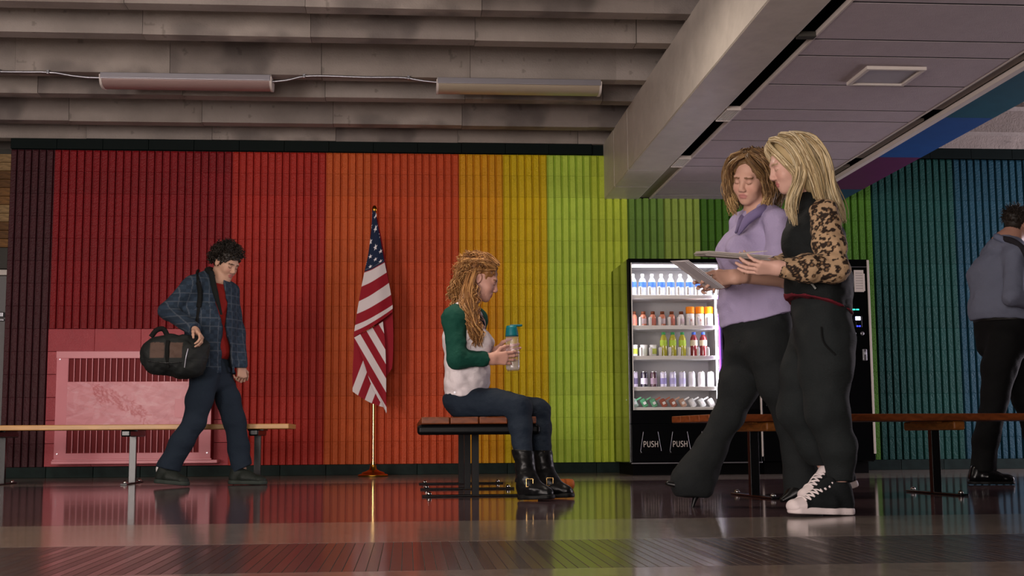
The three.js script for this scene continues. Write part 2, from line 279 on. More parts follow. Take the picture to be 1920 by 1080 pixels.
// ---------------------------------------------------------------- ceiling lights and conduit
function fixture(x, label, z = 2.2, on = 0, group) {
  const t = thing('ceiling_light', label, 'ceiling light', x, 3.03, z, 0, group);
  part(t, 'housing', box(1.24, 0.03, 0.13, 0.006, 0, -0.018, 0), M.offWhite);
  const s = new THREE.Shape(); s.moveTo(-0.105, -0.03); s.bezierCurveTo(-0.1, -0.1, -0.05, -0.108, 0, -0.108); s.bezierCurveTo(0.05, -0.108, 0.1, -0.1, 0.105, -0.03); s.lineTo(-0.105, -0.03);
  const g = new THREE.ExtrudeGeometry(s, { depth: 1.22, bevelEnabled: false, curveSegments: 10 }); g.rotateY(Math.PI / 2); g.translate(-0.61, 0, 0);
  part(t, 'lens', g, on ? std(0xfff4e8, 0.4, { emissive: 0xffeedd, emissiveIntensity: 1.2 }) : new THREE.MeshPhysicalMaterial({ color: x < -1 ? 0x8f7672 : 0x9a8d7a, roughness: 0.4, clearcoat: 0.3 }));  // left unlit lens coloured pink for red light bounced off the wall
  for (const sx of [-1, 1]) { const e = new THREE.ExtrudeGeometry(s, { depth: 0.016, bevelEnabled: false, curveSegments: 10 }); e.scale(1.05, 1.04, 1); e.rotateY(Math.PI / 2); e.translate(sx * 0.618 - 0.008, 0, 0); part(t, 'end_cap', e, M.trim); }
  for (const q of [-1, 1]) part(t, 'side_rail', box(1.235, 0.044, 0.012, 0.003, 0, -0.04, q * 0.109), std(0xa6a3aa, 0.3, { metalness: 0.6 }));
}
fixture(-1.64, 'unlit ceiling light above the red wall, its red bounce painted into the lens');
ADDED_LAMPS.forEach(([x, z], i) => fixture(x, ['added lit ceiling light above the picture, over the walking youth', 'added lit ceiling light above the picture, over the seated girl', 'added lit ceiling light near the added panes behind the viewer'][i], z, 1));
fixture(5.38, 'bright ceiling light at the right edge beyond the blue-painted beam');
fixture(0.835, 'unlit ceiling light with a cream lens, above the orange and yellow wall');
{ const t = thing('conduit', 'thin grey conduit running along the concrete ceiling rib between the ceiling lights', 'conduit', 0, 3.025, 2.235);
  for (const [a, b] of [[[V(-4.9, 0, 0), V(-2.9, 0.0, 0), V(-2.62, 0, 0), V(-2.42, -0.03, 0), V(-2.26, -0.035, 0)]], [[V(-1.02, -0.045, 0), V(-0.9, -0.03, 0), V(-0.78, 0, 0), V(-0.3, 0, 0), V(-0.02, 0, 0), V(0.1, -0.02, 0), V(0.22, -0.03, 0)]]].map((q) => [q[0]])) part(t, 'pipe', tube(a, 0.0095, 8, 24), M.steel);
  for (const x of [-3.0, -2.65, -0.78, 0.0]) part(t, 'clamp', [box(0.02, 0.03, 0.03, 0.004, x, 0.002, 0), box(0.02, 0.006, 0.06, 0.002, x, 0.012, -0.012)], M.steel); }

// ---------------------------------------------------------------- convector heater
{ const h = thing('wall_heater', 'red steel convector cabinet, paled to pink by painted glare, with slotted grilles on the red wall', 'heater', -2.39, 0, 0.02);
  const cv = document.createElement('canvas'); cv.width = 512; cv.height = 256; const c = cv.getContext('2d'); c.fillStyle = '#cd7a84'; c.fillRect(0, 0, 512, 256);
  c.globalAlpha = 0.07; for (let i = 0; i < 400; i++) { c.fillStyle = rnd() < 0.5 ? '#fff' : '#8a2030'; c.beginPath(); c.ellipse(rnd() * 512, rnd() * 256, rr(5, 40), rr(2, 14), rnd() * 3, 0, 7); c.fill(); }
  c.lineCap = 'round'; for (let i = 0; i < 95; i++) { c.globalAlpha = rr(0.12, 0.5); c.strokeStyle = '#a3202a'; c.lineWidth = rr(1.5, 9); const x = rr(120, 300), y = 40 + (x - 120) * 0.75 + rr(-45, 45); c.beginPath(); c.moveTo(x, y); c.quadraticCurveTo(x + rr(-18, 18), y + rr(8, 20), x + rr(-8, 25), y + rr(14, 45)); c.stroke(); }
  c.globalAlpha = 1; const ct = new THREE.CanvasTexture(cv); ct.colorSpace = THREE.SRGBColorSpace;
  const P = std(0xca6f7a, 0.3, { bumpMap: bumpWave, bumpScale: 0.001 }), P2 = std(0xcf7f88, 0.3), D = std(0x6e1218, 0.6);  // pink tones here and on the panel hold white glare on red paint
  part(h, 'cabinet', box(1.34, 0.94, 0.16, 0.004, 0, 0.62, 0.08), D);
  const mid = box(1.34, 0.39, 0.02, 0.004, 0, 0.64, 0.175); { const p = mid.attributes.position, u = mid.attributes.uv; for (let i = 0; i < p.count; i++) u.setXY(i, p.getX(i) / 1.34 + 0.5, (p.getY(i) - 0.445) / 0.39); }
  part(h, 'front_panel', mid, std(0xffffff, 0.3, { map: ct, bumpMap: bumpWave, bumpScale: 0.001 }));
  part(h, 'top_rail', [box(1.35, 0.065, 0.03, 0.006, 0, 1.07, 0.172), box(1.35, 0.03, 0.18, 0.01, 0, 1.09, 0.085)], P2);
  part(h, 'bottom_rail', [box(1.34, 0.075, 0.02, 0.004, 0, 0.178, 0.175)], P);
  part(h, 'base_ledge', [box(1.42, 0.03, 0.19, 0.006, 0.02, 0.135, 0.095), box(1.36, 0.016, 0.03, 0.004, 0, 0.155, 0.18)], P2);
  for (const s of [-1, 1]) part(h, 'side_stile', box(0.1, 0.9, 0.02, 0.004, s * 0.62, 0.62, 0.1755), P);
  for (const [y0, y1] of [[0.833, 1.04], [0.213, 0.447]]) for (let i = 0; i <= 22; i++) part(h, 'grille_bar', box(0.008, y1 - y0, 0.014, 0.002, -0.57 + i * 0.0518, (y0 + y1) / 2, 0.176), P2);
  part(h, 'access_flap', box(0.13, 0.16, 0.004, 0.001, 0.42, 0.6, 0.186), P);
  for (const [x, y] of [[-0.64, 1.03], [0.64, 1.03], [-0.64, 0.21], [0.64, 0.21]]) { const g = cyl(0.007, 0.007, 0.006, 10); g.rotateX(Math.PI / 2); part(h, 'screw', g, M.steel, x, y, 0.188); }
}

// ---------------------------------------------------------------- flag on its pole
{ const p = thing('flagpole', 'brass indoor flagpole on a round gold base before the orange wall', 'flagpole', -0.297, 0, 0.47);
  part(p, 'base', lathe([[0, 0], [0.13, 0], [0.132, 0.012], [0.115, 0.02], [0.1, 0.022], [0.095, 0.034], [0.06, 0.045], [0.032, 0.06], [0.024, 0.095], [0.02, 0.1], [0, 0.1]], 40), M.gold);
  part(p, 'pole', [cyl(0.0125, 0.0125, 2.2, 16, 0, 1.19, 0), cyl(0.018, 0.018, 0.03, 16, 0, 0.11, 0)], M.brass);
  part(p, 'collar', lathe([[0, 0], [0.016, 0], [0.02, 0.012], [0.02, 0.03], [0.013, 0.04], [0.013, 0.05], [0, 0.05]], 16), M.white, 0, 2.26, 0);
  part(p, 'finial', lathe([[0, 0], [0.014, 0], [0.018, 0.01], [0.022, 0.02], [0.024, 0.035], [0.018, 0.055], [0.008, 0.065], [0, 0.068]], 16), M.gold, 0, 2.3, 0);
  const cv = document.createElement('canvas'); cv.width = 1024; cv.height = 640; const c = cv.getContext('2d');
  for (let i = 0; i < 13; i++) { c.fillStyle = i % 2 ? '#d8cdd0' : '#8f1626'; c.fillRect(0, i * 640 / 13, 1024, 640 / 13 + 1); }
  c.fillStyle = '#16233f'; c.fillRect(0, 0, 440, 640 * 7 / 13);
  c.fillStyle = '#e6e0e4';
  for (let r = 0; r < 9; r++) for (let k = 0; k < (r % 2 ? 5 : 6); k++) { const x = 38 + k * 73 + (r % 2 ? 36 : 0), y = 24 + r * 37; c.beginPath(); for (let q = 0; q < 10; q++) { const a = q * Math.PI / 5 - Math.PI / 2, R = q % 2 ? 6.5 : 16; c.lineTo(x + R * Math.cos(a), y + R * Math.sin(a)); } c.fill(); }
  const ft = new THREE.CanvasTexture(cv); ft.colorSpace = THREE.SRGBColorSpace; ft.anisotropy = 8;
  const fm = std(0xffffff, 0.75, { map: ft, side: THREE.DoubleSide });
  const fl = thing('flag', 'red, white and blue flag with stars and stripes hanging in folds from the brass pole', 'flag', -0.297, 0, 0.47);
  // cloth sheet between a left and a right edge; uvw(t, s, x, y) gives the print
  function sheet(L, R, zf, uvf, nt = 40, ns = 16) {
    const cl = new THREE.CatmullRomCurve3(L.map(([x, y]) => V(x, y, 0))), cr = new THREE.CatmullRomCurve3(R.map(([x, y]) => V(x, y, 0))), P = [], U = [], I = [];
    for (let i = 0; i <= nt; i++) { const t = i / nt, a = cl.getPoint(t), b = cr.getPoint(t); for (let j = 0; j <= ns; j++) { const s = j / ns, x = lerp(a.x, b.x, s), y = lerp(a.y, b.y, s) - 0.02 * Math.sin(s * Math.PI) * t; P.push(x, y, zf(t, s)); const q = uvf(t, s, x, y); U.push(q[0], 1 - q[1]); } }
    for (let i = 0; i < nt; i++) for (let j = 0; j < ns; j++) { const a = i * (ns + 1) + j, b = a + ns + 1; I.push(a, b, a + 1, b, b + 1, a + 1); }
    const g = new THREE.BufferGeometry(); g.setAttribute('position', new THREE.Float32BufferAttribute(P, 3)); g.setAttribute('uv', new THREE.Float32BufferAttribute(U, 2)); g.setIndex(I); g.computeVertexNormals(); return g;
  }
  // coordinates relative to the pole foot
  part(fl, 'front_fold', sheet([[-0.018, 2.324], [-0.027, 2.149], [-0.053, 1.921], [-0.085, 1.766], [-0.130, 1.513], [-0.161, 1.303], [-0.174, 1.201]], [[0.005, 2.324], [0.024, 2.220], [0.067, 1.983], [0.091, 1.856], [0.129, 1.677], [0.162, 1.480], [0.162, 1.419]],
    (t, s) => 0.018 + 0.03 * t + 0.045 * t * Math.sin(s * Math.PI) + 0.012 * Math.sin(s * 9 + t * 3) * t,
    (t, s, x, y) => { const tc = 0.5; const v = t < tc ? t / tc * 7 / 13 : 7 / 13 + (t - tc) / (1 - tc) * 6 / 13; const u = t < tc ? 0.19 + (x + 0.02) * 0.8 : 0.5; return [u, v * 0.998]; }), fm);
  const px = (x) => 699.3 + x * 215, py = (y) => 892.9 - y * 217.2;   // print position on the folded cloth, in cloth units
  part(fl, 'right_fold', sheet([[-0.174, 1.191], [-0.108, 1.047], [-0.024, 0.802], [0.036, 0.678], [0.110, 0.553]], [[0.079, 1.335], [0.099, 1.140], [0.109, 0.839], [0.110, 0.677], [0.115, 0.558]],
    (t, s) => 0.04 + 0.012 * Math.sin(s * 5 + 1) * (1 - t * 0.5), (t, s, x, y) => { const q = (62 - (0.866 * (px(x) - 664) - 0.5 * (py(y) - 629))) / 13; return [0.7, clamp((1 + q) / 13, 0, 0.999)]; }), fm);
  part(fl, 'left_fold', sheet([[-0.169, 1.201], [-0.173, 1.071], [-0.181, 0.886], [-0.180, 0.729]], [[-0.096, 1.247], [-0.020, 0.931], [0.064, 0.724], [0.096, 0.590]],
    (t, s) => 0.026 + 0.008 * Math.sin(s * 6), (t, s, x, y) => { const q = (0.94 * (px(x) - 663) + 0.35 * (py(y) - 733) + 4) / 14.5; return [0.7, clamp((1 + q) / 13, 0, 0.999)]; }), fm);
  part(fl, 'back_fold', sheet([[-0.009, 2.315], [0.002, 2.054], [0.014, 1.536], [-0.003, 1.163], [-0.047, 0.701]], [[0.010, 2.315], [0.067, 2.054], [0.157, 1.480], [0.168, 1.070], [0.159, 0.931]],
    (t, s) => -0.03 * t - 0.02 * Math.sin(s * Math.PI) * t, (t, s) => [0.8, 0.5 / 13]), fm);
}

// ---------------------------------------------------------------- benches
function bench(label, len, x, z, ry, supports, m, metal = M.blackMetal, arm = metal) {   // long axis along x
  const t = thing('bench', label, 'bench', x, 0, z, ry);
  for (let i = 0; i < 4; i++) part(t, 'seat_plank', box(len, 0.038, 0.152, 0.006, 0, 0.421, -0.2325 + i * 0.155), m);
  for (const s of supports) {
    part(t, 'leg', box(0.05, 0.36, 0.039, 0.002, s, 0.188, 0), metal);
    part(t, 'foot_bar', box(0.05, 0.01, 0.6, 0.003, s, 0.006, 0), metal);
    part(t, 'cross_arm', [box(0.07, 0.05, 0.56, 0.012, s, 0.376, 0), box(0.12, 0.012, 0.3, 0.003, s, 0.396, 0)], arm);
    for (const q of [-0.26, 0.26]) part(t, 'bolt', lathe([[0, 0], [0.014, 0], [0.014, 0.008], [0.009, 0.016], [0, 0.018]], 10), M.chrome, s, 0.011, q);
  }
  return t;
}
bench('long pale-edged wooden bench before the heater, in front of the red wall', 4.6, -3.18, 1.72, 0, [2.04, 1.11, 0.15, -0.79], M.woodLight);
const bc = bench('short slatted wooden bench end-on beneath the seated girl', 3.3, 0.38, 3.15, Math.PI / 2, [-1.25, -0.27, 0.68], M.wood, M.softBlack);
part(bc, 'end_frame', [box(0.05, 0.055, 0.66, 0.02, -1.62, 0.372, 0)], M.softBlack);
bench('orange-brown wooden bench running off the right edge behind the walking women', 5.2, 4.1, 4.55, 0.11, [-2.24, -1.17, -0.1, 1.0], M.wood, M.blackMetal, std(0x8a5526, 0.45, { map: M.wood.map }));
{ const t = thing('leather_roll', 'short brown rounded roll lying on the floor behind the boots', 'roll', 0.86, 0.034, 3.65, 0.12); const g = lathe([[0, -0.18], [0.02, -0.18], [0.031, -0.172], [0.034, -0.15], [0.034, 0.15], [0.031, 0.172], [0.02, 0.18], [0, 0.18]], 18); g.rotateZ(Math.PI / 2); part(t, 'roll_body', g, std(0x9a4f1a, 0.5, { bumpMap: bumpFine, bumpScale: 0.001 })); const s = cyl(0.0345, 0.0345, 0.014, 18); s.rotateZ(Math.PI / 2); for (const x of [-0.12, 0.12]) part(t, 'seam_band', s, std(0x7a3b12, 0.5), x, 0, 0); }

// ---------------------------------------------------------------- vending machines
const ZF = 1.0;
const font = await new FontLoader().loadAsync('fonts/droid/droid_sans_regular.typeface.json');
function text(s, size, depth = 0.002) { const g = new TextGeometry(s, { font, size, depth, curveSegments: 4 }); g.computeBoundingBox(); const b = g.boundingBox; g.translate(-(b.max.x + b.min.x) / 2, -(b.max.y + b.min.y) / 2, 0); return g; }
const glassM = new THREE.MeshPhysicalMaterial({ color: 0xffffff, transmission: 1, thickness: 0, roughness: 0.02, ior: 1.3, specularIntensity: 0.4 });
const lit = (c, e) => std(c, 0.5, { emissive: c, emissiveIntensity: e });
const SHY = [1.515, 1.254, 0.995, 0.733, 0.56];
{
  const t = thing('drinks_machine', 'black drinks vending machine with a bright glass front full of bottles and cans', 'vending machine', 1.862, 0, 0);
  const W = 1.115;   // x from 0 to W
  part(t, 'side_panel', box(0.006, 1.72, 0.84, 0.002, -0.003, 0.965, 0.55), std(0x07080a, 0.1, { specularIntensity: 1, clearcoat: 1, clearcoatRoughness: 0.08 }));
  part(t, 'cabinet', [box(0.02, 1.72, 0.84, 0.004, 0.01, 0.965, 0.55), box(0.02, 1.72, 0.84, 0.004, W - 0.01, 0.965, 0.55), box(W, 0.02, 0.84, 0.004, W / 2, 1.818, 0.55), box(W, 1.72, 0.02, 0, W / 2, 0.965, 0.14), box(W, 0.03, 0.84, 0, W / 2, 0.115, 0.55)], M.blackGloss);
  part(t, 'kick_base', box(W - 0.06, 0.1, 0.7, 0, W / 2, 0.05, 0.55), M.matteBlack);
  part(t, 'base_trim', box(W, 0.01, 0.01, 0.002, W / 2, 0.102, ZF), M.steel);
  const d = part(t, 'door', [box(W, 0.035, 0.05, 0.006, W / 2, 1.8125, ZF - 0.025), box(0.026, 1.27, 0.05, 0.006, 0.013, 1.175, ZF - 0.025), box(0.05, 1.27, 0.05, 0.004, 0.825, 1.175, ZF - 0.026), box(W, 0.115, 0.05, 0.006, W / 2, 0.488, ZF - 0.025), box(W, 0.325, 0.05, 0.008, W / 2, 0.268, ZF - 0.022)], M.blackGloss);
  part(d, 'control_column', box(0.265, 1.26, 0.045, 0.006, 0.98, 1.175, ZF - 0.024), M.blackMetal);
  part(d, 'status_light', box(0.008, 0.008, 0.006, 0.002, 0.927, 1.185, ZF + 0.001), lit(0xff1a1a, 3));
  part(d, 'glass_pane', box(0.775, 1.25, 0.006, 0, 0.413, 1.17, ZF - 0.012), glassM);
  part(d, 'window_trim', [box(0.008, 1.25, 0.012, 0.002, 0.028, 1.17, ZF - 0.004)], M.white);
  part(t, 'edge_strip', box(0.014, 0.66, 0.02, 0.003, W + 0.004, 0.48, ZF - 0.004), M.trim);
  // delivery flaps
  for (let i = 0; i < 3; i++) {
    const x = 0.166 + i * 0.249, f = part(d, 'delivery_flap', plate([[-0.09, -0.085], [0.09, -0.085], [0.062, 0.1], [-0.062, 0.1]], 0.004, 0.003), M.blackGloss, x, 0.265, ZF + 0.001);
    part(f, 'flap_outline', [tube([V(-0.088, -0.06, 0.008), V(-0.062, 0.098, 0.008)], 0.0018, 6, 2), tube([V(0.088, -0.06, 0.008), V(0.062, 0.098, 0.008)], 0.0018, 6, 2), tube([V(-0.088, -0.06, 0.008), V(-0.08, -0.075, 0.008)], 0.0018, 6, 2)], M.steel);
    part(f, 'push_lettering', text('PUSH', 0.049).scale(0.78, 1, 1), M.offWhite, 0, -0.004, 0.007);
  }
  // lit inside
  const lw = std(0xa9a6a4, 0.6);
  part(t, 'liner', [box(0.8, 1.3, 0.02, 0, 0.42, 1.17, 0.5), box(0.012, 1.3, 0.44, 0, 0.03, 1.17, 0.73), box(0.012, 1.3, 0.44, 0, 0.795, 1.17, 0.73), box(0.8, 0.012, 0.44, 0, 0.42, 1.795, 0.73)], lw);
  part(t, 'top_lamp', box(0.74, 0.016, 0.03, 0.004, 0.41, 1.772, 0.935), lit(0xf4f2ff, 2.2));
  part(t, 'side_lamp', box(0.016, 1.12, 0.02, 0.004, 0.762, 1.18, 0.945), lit(0xf4f0ff, 6));
  part(t, 'violet_fringe', box(0.012, 0.72, 0.012, 0.004, 0.782, 1.15, 0.972), lit(0x9a50ff, 2.4));  // violet optical fringe of the side lamp, put in as a glowing strip
  SHY.forEach((y, i) => { const s = part(t, 'shelf', [box(0.76, 0.014, 0.42, 0.003, 0.41, y - 0.008, 0.72), box(0.76, 0.032, 0.01, 0.003, 0.41, y - 0.006, 0.935)], M.white);
    for (let k = 0; k < 9 && i < 3; k++) part(s, 'divider', box(0.022, 0.075, 0.045, 0.008, 0.075 + k * 0.0823 + 0.041, y + 0.047, 0.912), M.white); });
  areaLight(1.862 + 0.41, 1.755, 0.9, 1.862 + 0.41, 0, 0.78, 0.72, 0.05, 0xf6f4ff, 34);
  areaLight(1.862 + 0.745, 1.18, 0.92, 1.862, 1.18, 0.72, 0.04, 1.1, 0xf4f0ff, 18);
  areaLight(1.862 + 0.06, 1.18, 0.92, 2.7, 1.18, 0.72, 0.03, 1.1, 0xf4f0ff, 10);
}
const clear = new THREE.MeshPhysicalMaterial({ color: 0xf2f6fa, transmission: 0.75, thickness: 0, roughness: 0.12, ior: 1.35 });
const juice = (c) => new THREE.MeshPhysicalMaterial({ color: c, roughness: 0.15, clearcoat: 0.6 });
const ORD = ['leftmost', 'second', 'third', 'fourth', 'fifth', 'sixth', 'seventh', 'eighth', 'ninth', 'tenth'];
const nth = (i, n) => i === n - 1 ? 'rightmost' : i === 0 ? 'leftmost' : ORD[i] + ' from the left';
const X0 = 1.862;
for (let i = 0; i < 9; i++) {   // top shelf: water
  const t = thing('water_bottle', `clear water bottle with blue label on the top shelf, ${nth(i, 9)} of nine`, 'bottle', X0 + 0.068 + i * 0.0825, SHY[0], 0.845, rr(0, 6), 'water bottles on the top shelf of the drinks machine');
  part(t, 'bottle_body', lathe([[0, 0], [0.028, 0], [0.0315, 0.006], [0.0315, 0.03], [0.0295, 0.04], [0.0315, 0.05], [0.0315, 0.125], [0.028, 0.145], [0.016, 0.168], [0.0125, 0.172], [0.0125, 0.182], [0, 0.182]], 20), clear);
  part(t, 'label_band', lathe([[0.0318, 0.085], [0.0322, 0.087], [0.0322, 0.128], [0.0318, 0.13]], 20), std(0x3f66c8, 0.4));
  part(t, 'cap', cyl(0.014, 0.0142, 0.02, 16, 0, 0.19, 0), M.white);
}
for (let i = 0; i < 6; i++) {   // second shelf
  const t = thing('coffee_bottle', `small pink-brown bottle with brown cap on the second shelf, ${nth(i, 6)} of six`, 'bottle', X0 + 0.07 + i * 0.0825, SHY[1], 0.845, rr(0, 6), 'small capped bottles on the second shelf');
  part(t, 'bottle_body', lathe([[0, 0], [0.026, 0], [0.029, 0.005], [0.029, 0.085], [0.026, 0.1], [0.018, 0.11], [0.016, 0.116], [0, 0.116]], 18), juice(i === 5 ? 0xe9e2da : 0xcf8263));
  part(t, 'label_band', lathe([[0.0293, 0.03], [0.0297, 0.032], [0.0297, 0.072], [0.0293, 0.074]], 18), std(i % 2 ? 0xd8c3c4 : 0xc97a6a, 0.5));
  part(t, 'cap', lathe([[0.0, 0.112], [0.0185, 0.112], [0.0185, 0.135], [0.017, 0.138], [0, 0.138]], 16), std(0x6d3a20, 0.5));
}
for (let i = 0; i < 3; i++) {
  const t = thing('snack_jar', `white jar with tall orange lid on the second shelf, ${['leftmost', 'middle', 'rightmost'][i]} of three`, 'jar', X0 + 0.562 + i * 0.082, SHY[1], 0.845, 0, 'orange-lidded jars on the second shelf');
  part(t, 'jar_body', lathe([[0, 0], [0.033, 0], [0.036, 0.006], [0.036, 0.11], [0.034, 0.118], [0, 0.118]], 20), std(0xe8e2dc, 0.4));
  part(t, 'printed_mark', box(0.014, 0.02, 0.002, 0, 0, 0.06, 0.0362), std(0xd4a29a, 0.5));
  part(t, 'lid', lathe([[0, 0.118], [0.034, 0.118], [0.038, 0.124], [0.038, 0.172], [0.035, 0.178], [0, 0.178]], 20), std(0xf08a14, 0.45));
}
for (let i = 0; i < 3; i++) {   // third shelf
  const t = thing('yogurt_cup', `short white and green cup on the third shelf, ${['leftmost', 'middle', 'rightmost'][i]} of three`, 'cup', X0 + 0.07 + i * 0.0825, SHY[2], 0.845, 0, 'short cups on the third shelf');
  part(t, 'cup_body', lathe([[0, 0], [0.026, 0], [0.03, 0.1], [0, 0.1]], 18), std(0xe6e6de, 0.45));
  part(t, 'label_band', lathe([[0.0275, 0.03], [0.0282, 0.031], [0.0302, 0.075], [0.0295, 0.076]], 18), std([0xb8c84a, 0xd9ddd0, 0xc6d060][i], 0.5));
  part(t, 'lid', cyl(0.032, 0.032, 0.008, 18, 0, 0.104, 0), M.white);
}
for (let i = 0; i < 5; i++) {
  const blue = i > 2, t = thing('juice_bottle', blue ? `dark red juice bottle with blue cap on the third shelf, ${i === 3 ? 'left' : 'right'} one of two` : `yellow-green tea bottle with green cap on the third shelf, ${['leftmost', 'middle', 'rightmost'][i]} of three`, 'bottle', X0 + [0.325, 0.405, 0.488, 0.588, 0.67][i], SHY[2], 0.845, 0, blue ? 'blue-capped bottles on the third shelf' : 'green-capped bottles on the third shelf');
  part(t, 'bottle_body', lathe([[0, 0], [0.028, 0], [0.0315, 0.006], [0.0315, 0.08], [0.029, 0.088], [0.0315, 0.097], [0.0315, 0.15], [0.027, 0.172], [0.016, 0.192], [0.014, 0.198], [0, 0.198]], 20), juice(blue ? 0x8a2c30 : 0xb8b23a));
  part(t, 'label_band', lathe([[0.0318, 0.1], [0.0323, 0.102], [0.0323, 0.146], [0.0318, 0.148]], 20), std(blue ? 0xd9cbb0 : 0xb9d64a, 0.5));
  part(t, 'cap', cyl(0.0165, 0.0168, 0.022, 16, 0, 0.207, 0), std(blue ? 0x4a6fd0 : 0x3f9a55, 0.45));
}
const canC = [0x9a8f9c, 0x2a2430, 0x4a2a34, 0xe2ddf0, 0xd8d4ee, 0xdcd8ee, 0xe8e6ec, 0xebe9ea, 0xe6e6e8];
for (let i = 0; i < 9; i++) {
  const t = thing('drink_can', `${['grey', 'black', 'dark maroon', 'white and lilac', 'lilac', 'pale lilac', 'white', 'white', 'white'][i]} slim can on the fourth shelf, ${nth(i, 9)} of nine`, 'can', X0 + 0.068 + i * 0.0825, SHY[3], 0.845, 0, 'cans on the fourth shelf of the drinks machine');
  part(t, 'can_body', lathe([[0, 0], [0.022, 0], [0.0295, 0.008], [0.0295, 0.125], [0.025, 0.138], [0, 0.136]], 20), juice(canC[i]));
  part(t, 'can_rim', lathe([[0.022, 0.136], [0.0255, 0.136], [0.0255, 0.142], [0.0225, 0.142], [0.022, 0.137]], 20), M.chrome);
  part(t, 'printed_band', lathe([[0.0296, 0.035], [0.03, 0.036], [0.03, 0.085], [0.0296, 0.086]], 20), std([0x5a5068, 0xc8c0cc, 0xa890a0, 0xa79fd6, 0xb9b2e0, 0xc9c4e6, 0xdcdade, 0xe0dede, 0xd4d4da][i], 0.5));
}
for (let i = 0; i < 9; i++) {   // bottom shelf: leaning packs
  const col = [0xb8d0c0, 0x5fa878, 0x6fae84, 0xb0624e, 0xb4705a, 0xd0a890, 0xe2e0de, 0xdfe2df, 0xe4e2e0][i];
  const t = thing('snack_pack', `${['pale green', 'green', 'green', 'red-brown', 'red-brown', 'tan', 'white', 'white', 'white'][i]} snack pack leaning on the bottom shelf, ${nth(i, 9)} of nine`, 'snack pack', X0 + 0.062 + i * 0.083, SHY[4], 0.85, 0, 'snack packs on the bottom shelf');
  const g = new RoundedBoxGeometry(0.05, 0.078, 0.036, 3, 0.014); g.rotateZ(0.5); g.translate(0, 0.047, 0); part(t, 'pack_body', g, std(col, 0.4, { bumpMap: bumpRough, bumpScale: 0.003 }));
  const s = new THREE.BoxGeometry(0.05, 0.012, 0.004); s.translate(0, 0.056, 0); s.rotateZ(0.5); part(t, 'crimped_seal', s, std(new THREE.Color(col).multiplyScalar(1.15), 0.4), -0.021, 0.035, 0);
  const b = new RoundedBoxGeometry(0.05, 0.045, 0.003, 2, 0.001); b.scale(0.5, 0.5, 1); b.rotateZ(0.5); part(t, 'printed_patch', b, std(0xe9e6e2, 0.45), 0.002, 0.047, 0.0182);
}
